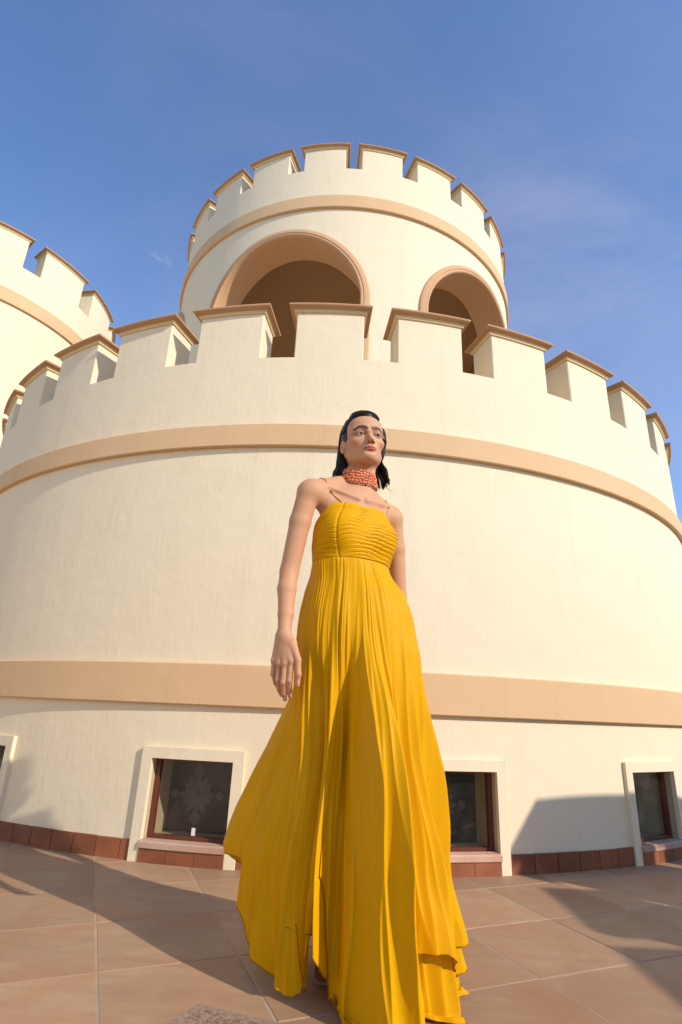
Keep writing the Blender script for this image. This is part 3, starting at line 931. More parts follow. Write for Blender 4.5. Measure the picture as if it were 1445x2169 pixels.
def build_hand(Fd, FI, WR, k=1.0):
    FI = {a: np.array(b) for a, b in FI.items()}
    w2 = np.array(WR)
    for a, r0 in (('i', 0.0125), ('m', 0.0130), ('r', 0.0125), ('p', 0.0115)):
        base = w2 + (FI[a][0] - w2) * 0.12 + (FI[a][0] - FI['m'][0]) * 0.25
        Fd.cone(base, FI[a][0], 0.0165 * k, r0 * k, 0.014)
    for a, rr in (('i', (0.0115, 0.0104, 0.0090, 0.0072)), ('m', (0.0117, 0.0106, 0.0092, 0.0074)), ('r', (0.0112, 0.0100, 0.0088, 0.0071)), ('p', (0.0102, 0.0090, 0.0079, 0.0065))):
        P = FI[a]
        Fd.chain(P, [x * k for x in rr], 0.0035)
        Fd.ell(P[0] + [0, -0.003, 0], (0.0098 * k,) * 3, 0.006); Fd.ell(P[1], (0.0096 * k,) * 3, 0.004)
    P = FI['t']
    Fd.cone(w2 + [0.006, -0.004, -0.012], P[0], 0.018 * k, 0.0165 * k, 0.014)
    Fd.chain(P, [0.0165 * k, 0.0115 * k, 0.0100 * k, 0.0072 * k], 0.006)
build_hand(B, FI, WR, 0.87)
# her left arm, hanging behind the gown
EL2 = np.array([0.226, 2.048, 1.130]); WR2 = np.array([0.222, 2.020, 0.905])
B.ell(SR, (0.040, 0.040, 0.045), 0.035)
B.chain([SR, SR * 0.62 + EL2 * 0.38 + [0.003, 0, 0], EL2], [0.037, 0.035, 0.031], 0.010)
B.chain([EL2, EL2 * 0.7 + WR2 * 0.3, WR2], [0.031, 0.031, 0.0225], 0.008)
FI2 = {a: [(2 * -0.0 + (0.058 - p[0]) , p[1] + 0.225, p[2] - 0.042) for p in b] for a, b in FI.items()}
build_hand(B, FI2, WR2)
bV, bF = B.mesh()
bV = relax(bV, bF, 2)
B.v = TORSO
# legs and feet under the gown
Lg = Field((-0.16, 1.62, -0.01), (0.30, 2.20, 0.96), 0.007)
def leg(hip, knee, ank, toe):
    hip, knee, ank, toe = map(np.array, (hip, knee, ank, toe))
    Lg.chain([hip, hip * 0.5 + knee * 0.5, knee, knee * 0.68 + ank * 0.32 + [0, 0.012, 0], ank], [0.066, 0.052, 0.040, 0.040, 0.030], 0.02)
    Lg.cone(ank, ank + [0, 0.025, -0.03], 0.03, 0.027, 0.02)
    Lg.cone(ank + [0, 0.0, -0.03], toe, 0.028, 0.022, 0.02)
    for q in (-0.02, -0.008, 0.003, 0.013, 0.022):
        Lg.cone(toe + [q, 0, 0], toe + [q * 1.25, -0.035 + abs(q) * 0.5, -0.006], 0.010, 0.008, 0.008)
leg((0.010, 1.965, 0.88), (0.015, 1.970, 0.56), (0.012, 2.06, 0.155), (0.022, 1.955, 0.032))
leg((0.115, 1.93, 0.88), (0.140, 1.85, 0.56), (0.145, 1.845, 0.155), (0.155, 1.735, 0.032))
lV, lF = Lg.mesh(); lV = relax(lV, lF, 1)

# ------------------------------------------------------------------ head (modelled in its own frame: x right, y out of the face, z up)
H = Field((-0.10, -0.13, -0.205), (0.10, 0.135, 0.135), 0.002)
H.ell((0, -0.014, 0.032), (0.0725, 0.092, 0.084))
H.ell((0, 0.027, -0.026), (0.0570, 0.058, 0.080), 0.03)
H.ell((0, 0.034, 0.045), (0.058, 0.050, 0.050), 0.03)
for s in (-1, 1):
    H.chain([(s * 0.052, -0.010, -0.042), (s * 0.0395, 0.014, -0.067), (s * 0.012, 0.066, -0.0895)], [0.0165, 0.0145, 0.0135], 0.028)
    H.ell((s * 0.0435, 0.0525, -0.020), (0.0195, 0.0195, 0.0145), 0.022)
    H.cone((s * 0.048, 0.060, 0.027), (s * 0.016, 0.0815, 0.0245), 0.006, 0.0065, 0.016)
H.ell((0, 0.071, -0.0885), (0.0145, 0.0145, 0.0130), 0.022)
H.ell((0, 0.064, -0.058), (0.026, 0.025, 0.021), 0.022)
for s in (-1, 1):
    H.ell((s * 0.0315, 0.0965, 0.004), (0.0185, 0.0165, 0.0120), 0.013, 's')
# nose
H.chain([(0, 0.081, 0.016), (0, 0.0900, -0.004), (0, 0.1030, -0.027)], [0.0060, 0.0062, 0.0078], 0.012)
H.ell((0, 0.1050, -0.0305), (0.0088, 0.0088, 0.0078), 0.006)
for s in (-1, 1):
    H.ell((s * 0.0115, 0.0915, -0.0345), (0.0068, 0.0092, 0.0066), 0.006)
    H.ell((s * 0.0062, 0.0975, -0.0425), (0.0034, 0.0055, 0.0043), 0.002, 's')
# mouth
for s in (-1, 1):
    H.chain([(s * 0.0225, 0.0805, -0.0622), (s * 0.012, 0.0890, -0.0592), (s * 0.0038, 0.0925, -0.0574), (0, 0.0920, -0.0584)], [0.0022, 0.0036, 0.0042, 0.0038], 0.005)
    H.chain([(s * 0.0205, 0.0805, -0.0640), (s * 0.011, 0.0875, -0.0675), (0, 0.0900, -0.0684)], [0.0024, 0.0046, 0.0056], 0.005)
    H.chain([(s * 0.0230, 0.0830, -0.0632), (s * 0.010, 0.0960, -0.0627), (0, 0.0985, -0.0632)], [0.0011, 0.0015, 0.0016], 0.0025, 's')
H.ell((0, 0.0925, -0.0775), (0.016, 0.006, 0.0045), 0.010, 's')
# eyelids round the eyes
EYE = [np.array([s * 0.0315, 0.0700, 0.0035]) for s in (-1, 1)]
for e in EYE:
    H.ell(e, (0.0175, 0.0142, 0.0142), 0.004)
    H.ell(e + [0, 0.0150, -0.0010], (0.0158, 0.0115, 0.0041), 0.0015, 's')
# ears
for s in (-1, 1):
    if s > 0: break      # the far ear lies under the hair
    axs = [(0.94, s * 0.34, 0), (-s * 0.34, 0.94, 0.0), (0, 0, 1)]
    H.ell((s * 0.0745, -0.010, -0.012), (0.0065, 0.0175, 0.0300), 0.006, 'u', axs)
    H.ell((s * 0.0805, -0.008, -0.008), (0.0050, 0.0105, 0.0190), 0.004, 's', axs)
    H.ell((s * 0.0760, -0.004, -0.036), (0.0055, 0.0085, 0.0085), 0.005)
# neck
H.cone((0, -0.020, -0.045), (0.002, -0.030, -0.215), 0.050, 0.0475, 0.028)
hV, hF = H.mesh()
hV = relax(hV, hF, 1, 0.4)

SKIN = np.array([0.56, 0.298, 0.152])
def poly_dist(P, line):
    d = np.full(len(P), 9.0)
    L = np.array(line, float)
    for a, b in zip(L[:-1], L[1:]):
        ab = b - a; t = np.clip(((P - a) @ ab) / (ab @ ab), 0, 1)
        d = np.minimum(d, np.linalg.norm(P - a - t[:, None] * ab, axis=1))
    return d
def sm(x, a, b):
    t = np.clip((x - a) / (b - a), 0, 1); return t * t * (3 - 2 * t)
hc_ = np.tile(SKIN, (len(hV), 1))
XZ = hV[:, [0, 2]]; front = hV[:, 1] > 0.03
def blend(w, col):
    global hc_
    hc_ = hc_ * (1 - w[:, None]) + np.array(col) * w[:, None]
for s in (-1, 1):
    d = np.linalg.norm(hV - np.array([s * 0.047, 0.058, -0.028]), axis=1)
    blend(0.26 * (1 - sm(d, 0.004, 0.040)), (0.58, 0.20, 0.13))
    br = poly_dist(XZ, [(s * 0.0120, 0.0235), (s * 0.024, 0.0280), (s * 0.037, 0.0305), (s * 0.0530, 0.0220)])
    th = np.interp(np.abs(hV[:, 0]), [0.012, 0.03, 0.052], [0.0078, 0.0076, 0.0038])
    blend(np.where(front, 0.97 * (1 - sm(br, th * 0.65, th * 1.10)), 0), (0.030, 0.017, 0.010))
    e = EYE[0 if s < 0 else 1]
    q = np.sqrt(((hV[:, 0] - e[0]) / 0.0176) ** 2 + ((hV[:, 2] - e[2] + 0.0008) / 0.0070) ** 2)
    up = hV[:, 2] > e[2] - 0.0022
    blend(np.where(front & up, 0.92 * (1 - sm(q, 0.98, 1.22)), 0), (0.035, 0.018, 0.012))
    blend(np.where(front & ~up, 0.6 * (1 - sm(q, 0.98, 1.25)), 0), (0.16, 0.07, 0.05))
    blend(np.where(front & (hV[:, 2] > e[2]), 0.62 * (1 - sm(q, 1.2, 2.7)), 0), (0.22, 0.09, 0.05))
for s in (-1, 1):
    up_l = poly_dist(XZ, [(s * 0.0225, -0.0622), (s * 0.012, -0.0592), (s * 0.0038, -0.0574), (0, -0.0586)])
    lo_l = poly_dist(XZ, [(s * 0.0205, -0.0638), (s * 0.011, -0.0675), (0, -0.0684)])
    w = np.maximum(1 - sm(up_l, 0.0024, 0.0044), 1 - sm(lo_l, 0.0036, 0.0060))
    blend(np.where(hV[:, 1] > 0.06, 0.85 * w, 0), (0.42, 0.085, 0.070))
    ln = poly_dist(XZ, [(s * 0.0230, -0.0632), (s * 0.010, -0.0627), (0, -0.0632)])
    blend(np.where(hV[:, 1] > 0.06, 0.8 * (1 - sm(ln, 0.0006, 0.0026)), 0), (0.10, 0.018, 0.016))
for s in (-1, 1):
    blend(1 - sm(np.linalg.norm(hV - np.array([s * 0.0062, 0.0975, -0.0412]), axis=1), 0.0046, 0.0066), (0.05, 0.018, 0.012))  # nostril shade put into the skin colour
# body mesh: head, trunk with arms, legs in one object
bc = np.tile(SKIN, (len(bV), 1)); lc = np.tile(SKIN, (len(lV), 1))
nail = np.zeros(len(bV))
for a in FI:
    P = np.array(FI[a]); tip = P[3] * 0.72 + P[2] * 0.28 + np.array([0, -0.007, 0])
    nail = np.maximum(nail, 1 - sm(np.linalg.norm(bV - tip, axis=1), 0.004, 0.008))
    for k in (0, 1, 2):
        wk = 0.35 * (1 - sm(np.linalg.norm(bV - P[k] - np.array([0, -0.006, 0]), axis=1), 0.004, 0.013))
        bc = bc * (1 - wk[:, None]) + np.array([0.52, 0.22, 0.15]) * wk[:, None]
bc = bc * (1 - 0.8 * nail[:, None]) + np.array([0.70, 0.40, 0.33]) * 0.8 * nail[:, None]
mole = 1 - sm(np.linalg.norm(bV - tp(0.045, 0.075, 1.442), axis=1), 0.002, 0.005)
bc = bc * (1 - 0.8 * mole[:, None]) + np.array([0.16, 0.07, 0.05]) * 0.8 * mole[:, None]
hV[:, 2] = np.where(hV[:, 2] < 0, np.where(hV[:, 2] > -0.105, hV[:, 2] * 0.91, hV[:, 2] + 0.105 * 0.09), hV[:, 2])      # shorter lower face
Vall = np.concatenate([hw(hV), bV, lV]); Fall = np.concatenate([hF[:, ::-1], bF + len(hV), lF + len(hV) + len(bV)])
Call = np.concatenate([hc_, bc, lc])
body = pmk('body', Vall, Fall, M_SKIN)
ca = body.data.attributes.new('tint', 'FLOAT_COLOR', 'POINT')
ca.data.foreach_set('color', np.concatenate([Call, np.ones((len(Call), 1))], 1).astype(np.float32).ravel())

# eyes
def sphere(c, r, nu=20, nv=12):
    u = np.linspace(0, 2 * np.pi, nu, endpoint=False); v = np.linspace(0, np.pi, nv)
    P = np.array([[math.sin(b) * math.cos(a), math.sin(b) * math.sin(a), math.cos(b)] for b in v for a in u]) * r + c
    F = [(k * nu + i, (k + 1) * nu + i, (k + 1) * nu + (i + 1) % nu, k * nu + (i + 1) % nu) for k in range(nv - 1) for i in range(nu)]
    return P, F
gaze = np.array([0.16, 0.97, 0.10]); gaze /= np.linalg.norm(gaze)
for e in EYE:
    P, F = sphere(np.zeros(3), 0.0128); P = P * np.array([1.18, 1.0, 1.0]) + e
    eo = pmk('eye', hw(P), [f[::-1] for f in F], M_EYE)
    P, F = sphere(e + gaze * 0.0064, 0.0080, 20, 12)
    mk('iris', hw(P) - np.array([TX, TY, 0]), [f[::-1] for f in F], M_IRIS, eo, 180)

# ------------------------------------------------------------------ hair, wet and combed back
SC = np.array([0, -0.018, 0.034]); SRD = np.array([0.0790, 0.0975, 0.0880])
HF_ = Field((-0.115, -0.145, -0.19), (0.115, 0.12, 0.17), 0.003)
HF_.ell(SC, SRD)
HF_.ell((0, -0.085, -0.045), (0.060, 0.036, 0.075), 0.03)
HF_.ell((-0.068, -0.044, -0.060), (0.018, 0.030, 0.076), 0.02)
HF_.ell((-0.072, -0.050, -0.090), (0.010, 0.018, 0.034), 0.02)
HF_.ell((0.064, -0.050, -0.050), (0.014, 0.026, 0.060), 0.02)
HF_.ell((0.0, 0.016, 0.096), (0.052, 0.056, 0.024), 0.03)
HF_.ell((0.0690, 0.006, 0.004), (0.0175, 0.040, 0.060), 0.02)
HF_full = HF_.v.copy()
sl, X, Y, Z = HF_.sub((-1, -1, -1), (1, 1, 1))
ycut = 0.022 + 0.70 * (Z + 0.01) - 0.0 * X
ycut = ycut + np.where(X > 0.04, 0.012, 0.0)
ycut = np.where(Z < 0.0, np.maximum(np.where(X > 0, 0.012, -0.020) + 0.15 * Z, ycut - 0.030), ycut) + 0.02 * (1 - (np.abs(X) / 0.08) ** 2) * (Z > 0.03)
HF_.v = np.maximum(HF_.v, (Y - ycut) * 0.75).astype(np.float32)
cV, cF = HF_.mesh(); cV = relax(cV, cF, 3)
mb = MB(); mb.add(hw(cV), cF[:, ::-1].tolist())
def on_skull(d, k=1.0):
    d = np.asarray(d, float); d = d / np.linalg.norm(d); return SC + d * SRD * k
def catmull(P, n):
    P = np.array(P); P = np.vstack([2 * P[0] - P[1], P, 2 * P[-1] - P[-2]]); out = []
    m_ = len(P) - 3
    for t in np.linspace(0, m_ - 1e-6, n):
        i = int(t); f_ = t - i; a, b, c, d = P[i:i + 4]
        out.append(0.5 * (2 * b + (c - a) * f_ + (2 * a - 5 * b + 4 * c - d) * f_ ** 2 + (3 * b - a - 3 * c + d) * f_ ** 3))
    return np.array(out)
HS_ = HF_; HS_.v = HF_full; off_ = RNG.uniform(0.0002, 0.0022, 900)
for k in range(760):
    a = RNG.uniform(-1, 1); s = np.sign(a); ab = abs(a)
    if ab < 0.55:
        x0 = a * 1.25; st = on_skull((x0, 0.80 + 0.04 * RNG.normal(), 0.76 - 0.1 * ab), 1.02)
        lift = RNG.uniform(0.012, 0.030) * (1 - ab)
        m1 = on_skull((x0 * 1.05, 0.42, 1.0), 1.06) + [0, 0, lift]
        m2 = on_skull((x0 * 1.15, -0.45, 0.85), 1.05)
        m3 = on_skull((x0 * 1.05, -1.0, -0.05), 1.05)
    else:
        zz = np.interp(ab, [0.55, 1.0], [0.62, -0.02]); yy = np.interp(ab, [0.55, 1.0], [0.80, 0.28])
        st = on_skull((s * 0.88, yy + 0.05 * RNG.normal(), zz), 1.02)
        m1 = on_skull((s * 1.0, yy * 0.35, zz + 0.22), 1.04)
        m2 = on_skull((s * 0.98, -0.42, zz * 0.6 + 0.12), 1.05)
        m3 = on_skull((s * 0.85, -0.72, -0.35), 1.05)
    sx = np.clip(m3[0] / 0.075, -1, 1)
    cl = np.random.default_rng(int((sx + 1) * 13))            # strands clump into wet locks
    sxc = (int((sx + 1) * 13) + 0.5) / 13 - 1
    xe = 0.5 * (sx + sxc) * 0.094
    drop = cl.uniform(-0.172, -0.132) + RNG.normal(0, 0.004)
    e1 = np.array([xe, -0.066 + 0.008 * cl.normal() + 0.004 * RNG.normal(), -0.085])
    flick = np.sign(sxc) * (0.016 + 0.010 * cl.random()) * abs(sxc) + RNG.normal(0, 0.0025)
    e2 = np.array([sxc * 0.094 + flick, -0.056 + 0.012 * cl.normal() + RNG.normal(0, 0.003) + 0.012 * abs(sxc), drop])
    if sx > 0.3: e1[1] += 0.022; e2[1] += 0.03
    P = catmull([st, m1, m2, m3, e1, e2], 26)
    w_ = sm(P[:, 2], -0.105, -0.075)
    for it in range(6):
        g = np.stack([(HS_.sample(P + d_) - HS_.sample(P - d_)) for d_ in np.eye(3) * 0.004], 1); g /= np.linalg.norm(g, axis=1)[:, None] + 1e-9
        P = P - g * (np.clip(HS_.sample(P) - off_[k], -0.02, 0.02) * w_)[:, None]
    r = 0.0026 * np.interp(np.linspace(0, 1, 26), [0, 0.1, 0.8, 1], [0.3, 1, 0.85, 0.12]) * RNG.uniform(0.7, 1.3)
    Vt, Ft = tube(hw(P), r, 5)
    mb.add(Vt, Ft)
for k in range(460):    # side locks that fall behind the ears to the jaw
    s = -1 if k % 2 else 1; q = RNG.random(); fy = 0.014 if s > 0 else 0.0
    lockn = int(q * 9); cl = np.random.default_rng(100 + lockn + (50 if s > 0 else 0)); dq = RNG.normal(0, 0.0022, 3)
    st = on_skull((s * 0.95, 0.30 - 0.55 * q, 0.10 + 0.5 * RNG.random()), 1.03)
    m1 = on_skull((s * 1.0, -0.16 - 0.35 * q, 0.05), 1.05)
    yb = -0.012 - 0.055 * q + fy
    m2 = np.array([s * 0.084, yb - 0.012, -0.055]) + dq
    fl = cl.uniform(0.0, 0.026 if s < 0 else 0.018) * (1 - 0.5 * q)
    m3 = np.array([s * (0.090 + 0.2 * fl), yb - 0.006, -0.108]) + dq * 1.2
    en = np.array([s * (0.090 + fl), yb + cl.uniform(-0.004, 0.012), -(0.138 if s < 0 else 0.122) - 0.034 * cl.random()]) + RNG.normal(0, 0.0026, 3)
    P = catmull([st, m1, m2, m3, en], 24)
    w_ = sm(P[:, 2], -0.085, -0.055)
    for it in range(5):
        g = np.stack([(HS_.sample(P + d_) - HS_.sample(P - d_)) for d_ in np.eye(3) * 0.004], 1); g /= np.linalg.norm(g, axis=1)[:, None] + 1e-9
        P = P - g * (np.clip(HS_.sample(P) - off_[k], -0.02, 0.02) * w_)[:, None]
    Vt, Ft = tube(hw(P), 0.0021 * np.interp(np.linspace(0, 1, 24), [0, 0.1, 0.75, 1], [0.3, 1, 0.9, 0.12]) * RNG.uniform(0.7, 1.3), 5)
    mb.add(Vt, Ft)
for k in range(10):     # loose ends at the nape and a few flyaways
    s = 1 if k % 2 else -1
    a0 = np.array([s * RNG.uniform(0.045, 0.075), -0.045 + RNG.normal(0, 0.012), -0.10])
    a1 = a0 + [s * 0.008, 0.006, -0.03]; a2 = a1 + [s * RNG.uniform(0.006, 0.040), RNG.uniform(-0.01, 0.02), RNG.uniform(-0.045, -0.02)]
    Vt, Ft = tube(hw(catmull([a0, a1, a2], 10)), np.linspace(0.0018, 0.0003, 10), 4); mb.add(Vt, Ft)
Vh, Fh = mb.get()
pmk('hair', Vh, Fh, M_HAIR)

# ------------------------------------------------------------------ coral choker
neck_o = pmk('necklace', *tube(np.array([[0.062 + 0.049 * math.cos(a), 1.95 + 0.049 * math.sin(a), 1.545] for a in np.linspace(0, 2 * np.pi, 40)]), 0.002, 5), M_CORAL)
ico_v, ico_f = sphere(np.zeros(3), 1.0, 9, 6)
for k in range(5):
    mb = MB(); zc = 1.570 - 0.0118 * k; rr = 0.0590 + 0.0022 * k + 0.0015 * (k % 2)
    nb = 56 + 3 * k
    for i in range(nb):
        a = 2 * np.pi * i / nb + RNG.normal(0, 0.025)
        c = np.array([0.064 + rr * math.cos(a), 1.942 + rr * math.sin(a), zc - 0.16 * rr * math.cos(a) + 0.10 * rr * math.sin(a) + RNG.normal(0, 0.0014)])
        sc_ = np.array([RNG.uniform(0.0034, 0.0050), RNG.uniform(0.0034, 0.0050), RNG.uniform(0.0042, 0.0058)])
        mb.add(ico_v * sc_ + c, ico_f)
    V, F = mb.get()
    mk('bead_strand', V - np.array([TX, TY, 0]), F, M_CORAL, neck_o, 180)

# ------------------------------------------------------------------ gown
def fab_attr(o, U):
    at = o.data.attributes.new('fab', 'FLOAT_VECTOR', 'POINT')
    at.data.foreach_set('vector', np.asarray(U, np.float32).ravel())
def grid_faces(nu, nv, wrap):
    i, j = np.meshgrid(np.arange(nu if wrap else nu - 1), np.arange(nv - 1), indexing='ij')
    i2 = (i + 1) % nu
    return np.stack([i * nv + j, i * nv + j + 1, i2 * nv + j + 1, i2 * nv + j], -1).reshape(-1, 4)
def wrapd(a): return (a + 180.0) % 360.0 - 180.0
def pnoise(x, seed, n=6, lo=1, hi=9):
    r = np.random.default_rng(seed); o = 0
    for _ in range(n):
        f_ = r.integers(lo, hi); o = o + r.normal() * np.cos(np.radians(x) * f_ + r.uniform(0, 6.28))
    return o / math.sqrt(n)

NTH = 720
TH = np.linspace(-180, 180, NTH, endpoint=False)             # 0 = towards the camera, + = right in the picture
DIR = np.stack([np.sin(np.radians(TH)), -np.cos(np.radians(TH)), np.zeros(NTH)], 1)
def torso_radius(z):
    rs = np.arange(0.03, 0.24, 0.002)
    P = np.array([TX, TY, 0]) + DIR[:, None, :] * rs[None, :, None] + np.array([0, 0, 1.0]) * np.asarray(z).reshape(-1, 1, 1)
    d = B.sample(P)
    ins = d < 0
    last = np.where(ins.any(1), ins.shape[1] - 1 - np.argmax(ins[:, ::-1], 1), 0)
    d0 = np.take_along_axis(d, last[:, None], 1)[:, 0]; d1 = np.take_along_axis(d, np.minimum(last + 1, len(rs) - 1)[:, None], 1)[:, 0]
    return rs[last] + 0.002 * np.clip(d0 / (d0 - d1 - 1e-9), 0, 1)
loc_th = wrapd(TH - 29.5)                                      # angle from the breastbone
ztop = np.interp(np.abs(loc_th), [0, 45, 66, 90, 120, 180], [1.406, 1.412, 1.406, 1.366, 1.345, 1.340])
zbot = 1.204 + 0.004 * np.cos(np.radians(loc_th))
NV = 120
bod = np.zeros((NTH, NV, 3)); bu = np.zeros((NTH, NV, 3))
seam = -51.0
dseam = wrapd(loc_th - seam)
r2seam = wrapd(loc_th - 62.0)
for j in range(NV):
    v = j / (NV - 1)
    z = ztop * (1 - v) + zbot * v
    r = torso_radius(z)
    for q in (14, 9, 5): r = 0.25 * (np.roll(r, q) + np.roll(r, -q) + 2 * r)
    g1 = 1 - np.exp(-(dseam / 10.0) ** 2); g2 = 1 - np.exp(-(r2seam / 10.0) ** 2)
    cv = 1 - 0.30 * np.exp(-np.abs(dseam) / 14.0) - 0.22 * np.exp(-np.abs(r2seam) / 14.0)
    vv = 0.5 + (v - 0.5) * cv + 0.030 * np.sin(np.radians(dseam) * 1.5) * (v - 0.2) + 0.007 * pnoise(TH, 5, 6, 1, 6)
    ph = vv * 15.0 + 0.26 * pnoise(TH + 30 * v, 8, 6, 2, 9)
    ph2 = vv * 33.0 + 0.40 * pnoise(TH - 50 * v, 21, 6, 2, 9)
    w1 = np.abs(np.sin(np.pi * ph)) ** 0.45; w2 = np.abs(np.sin(np.pi * ph2)) ** 0.6
    amp = (0.0046 + 0.0022 * pnoise(TH + 90 * v, 31, 6, 2, 9)) * (0.45 + 0.55 * g1) * (0.5 + 0.5 * g2)
    edge = min(1, 14 * v, 14 * (1 - v))
    rad = r + 0.0105 + 0.007 * v + edge * (amp * w1 + 0.0022 * w2 + 0.0016 * np.exp(-(dseam / 8.0) ** 2) * np.abs(np.sin(v * 110 + 0.6 * dseam))) - 0.0032 * np.exp(-(dseam / 1.6) ** 2) - 0.003 * np.exp(-(r2seam / 2.5) ** 2) + 0.004 * np.exp(-((v - 1) / 0.05) ** 2)
    bod[:, j] = np.array([TX, TY, 0]) + DIR * rad[:, None]; bod[:, j, 2] = z
    bu[:, j, 0] = v * 0.25; bu[:, j, 1] = np.radians(TH) * 0.12
rbot = np.linalg.norm(bod[:, -1, :2] - [TX, TY], axis=1)

# skirt: outline tables against height, folds as separate ridges that start at different heights
ZT = np.array([-0.3, 0.0, 0.10, 0.21, 0.335, 0.46, 0.60, 0.74, 0.90, 1.03, 1.14, 1.21])
XL = np.array([0.34, 0.340, 0.362, 0.392, 0.366, 0.310, 0.250, 0.204, 0.184, 0.168, 0.152, 0.140])
XR = np.array([0.290, 0.284, 0.266, 0.250, 0.228, 0.216, 0.214, 0.222, 0.228, 0.206, 0.166, 0.138])
YF = np.array([0.30, 0.262, 0.248, 0.232, 0.216, 0.202, 0.186, 0.172, 0.154, 0.138, 0.120, 0.105])
YB = np.array([0.34, 0.310, 0.295, 0.275, 0.250, 0.226, 0.200, 0.174, 0.150, 0.130, 0.110, 0.095])
CXS = 0.050; CYS = 1.915
rf = np.random.default_rng(42)
FOLDS = []
def addf(n, w0, w1, a0, a1, z0, z1, zf0, zf1):
    base = (np.arange(n) + rf.uniform(-0.38, 0.38, n)) * 360.0 / n
    for t in base:
        FOLDS.append((wrapd(t), rf.uniform(w0, w1), rf.uniform(a0, a1), rf.uniform(z0, z1), rf.uniform(zf0, zf1), rf.uniform(-5, 5)))
addf(13, 3.6, 6.5, 0.045, 0.080, 0.55, 1.02, -0.4, -0.2)
addf(28, 1.7, 3.0, 0.016, 0.032, 0.75, 1.16, -0.3, 0.1)
addf(60, 0.7, 1.7, 0.0045, 0.0125, 0.98, 1.26, -0.1, 0.75)
addf(54, 1.0, 2.0, 0.0080, 0.0138, 0.60, 1.12, -0.4, -0.1)
def skirt_radius(th, z, layer):
    """th, z arrays of equal shape (deg, m): radius from (CXS, CYS)"""
    s_, c_ = np.sin(np.radians(th)), np.cos(np.radians(th))
    a = np.where(s_ < 0, np.interp(z, ZT, XL), np.interp(z, ZT, XR)); b = np.where(c_ > 0, np.interp(z, ZT, YF), np.interp(z, ZT, YB))
    r = 1 / np.sqrt((s_ / a) ** 2 + (c_ / b) ** 2)
    zz = np.clip((1.20 - z) / 1.2, 0, 1.2)
    # one leg forward lifts the cloth right of centre, with a hollow to its left
    lift = sm(zz, 0.12, 0.55)
    r = r + 0.030 * lift * np.exp(-(wrapd(th - 26) / 14.0) ** 2)
    # her right side hangs back in one broad plane, from the front ridge to the far left
    A_ = np.array([math.sin(R_(24)), -math.cos(R_(24))]); B_ = np.array([math.sin(R_(-122)), -math.cos(R_(-122))])
    rA = np.interp(z, [0, 0.3, 0.6, 0.9, 1.2], [0.355, 0.325, 0.280, 0.220, 0.11]); rB = np.interp(z, [0, 0.3, 0.6, 0.9, 1.2], [0.62, 0.830, 0.490, 0.258, 0.12])
    ax_, ay_ = rA * A_[0], rA * A_[1]; bx_, by_ = rB * B_[0], rB * B_[1]
    den = s_ * (by_ - ay_) + c_ * (bx_ - ax_)
    rl = (ax_ * (by_ - ay_) - ay_ * (bx_ - ax_)) / np.where(np.abs(den) < 1e-6, 1e-6, den)
    ins = sm(th, -126, -110) * (1 - sm(th, 10, 24))
    rl = np.clip(rl, 0.05, 0.6)
    r = r * (1 - 0.92 * ins * lift) + rl * 0.92 * ins * lift
    vl = sm(zz, 0.18, 0.50)
    r = r + vl * (0.050 * np.exp(-(wrapd(th - 22) / 9.0) ** 2) - 0.070 * np.exp(-(wrapd(th + 3) / 11.0) ** 2) + 0.026 * np.exp(-(wrapd(th + 22) / 6.0) ** 2) - 0.030 * np.exp(-(wrapd(th + 40) / 7.0) ** 2) + 0.022 * np.exp(-(wrapd(th + 60) / 7.0) ** 2) - 0.022 * np.exp(-(wrapd(th + 80) / 8.0) ** 2)
                  - 0.030 * np.exp(-(wrapd(th - 44) / 6.0) ** 2) + 0.014 * np.exp(-(wrapd(th - 58) / 6.0) ** 2))
    weff = np.clip(0.26 / np.maximum(r, 0.08), 0.85, 2.6)
    f_ = 0
    for (t, w, am, z0, zf, dr) in FOLDS:
        k = sm((z0 - z), 0.0, 0.45) * sm(z, zf - 0.25, zf + 0.1)
        d = wrapd(th - t - dr * zz ** 2 - 1.5 * np.sin(z * 9 + t))
        if am > 0.014: k = k * (1 - 0.55 * sm(th, -130, -108) * (1 - sm(th, -4, 8)))
        f_ = f_ + am * k * np.exp(-(np.abs(d) / (w * weff)) ** 1.25)
    pl = np.abs(np.sin(np.radians(th) * 29 + 2.4 * pnoise(th, 77, 6, 3, 13) + 0.35 * np.sin(z * 9 + th * 0.2))) ** 0.6 * (0.55 + 0.35 * pnoise(th + 25 * z, 78, 6, 5, 19))
    f_ = f_ + 0.0050 * pl * sm(z, 0.55, 1.12) * sm(1.21 - z, -0.004, 0.02)
    r = r + f_ - 0.34 * 0.062 * sm(zz, 0.1, 0.9)
    top = sm(z, 1.10, 1.205)
    rb = np.interp(th, np.append(TH, 180.0), np.append(rbot, rbot[0]))
    px = TX + rb * s_ - CXS; py = TY - rb * c_ - CYS
    rbt = np.sqrt(px ** 2 + py ** 2) - 0.002 + 0.0040 * pl * (z < 1.203)
    r = r * (1 - top) + rbt * top
    return r + layer * (0.15 * sm(1.2 - z, 0.0, 0.03) + 0.85 * sm(zz, 0.05, 1.0))
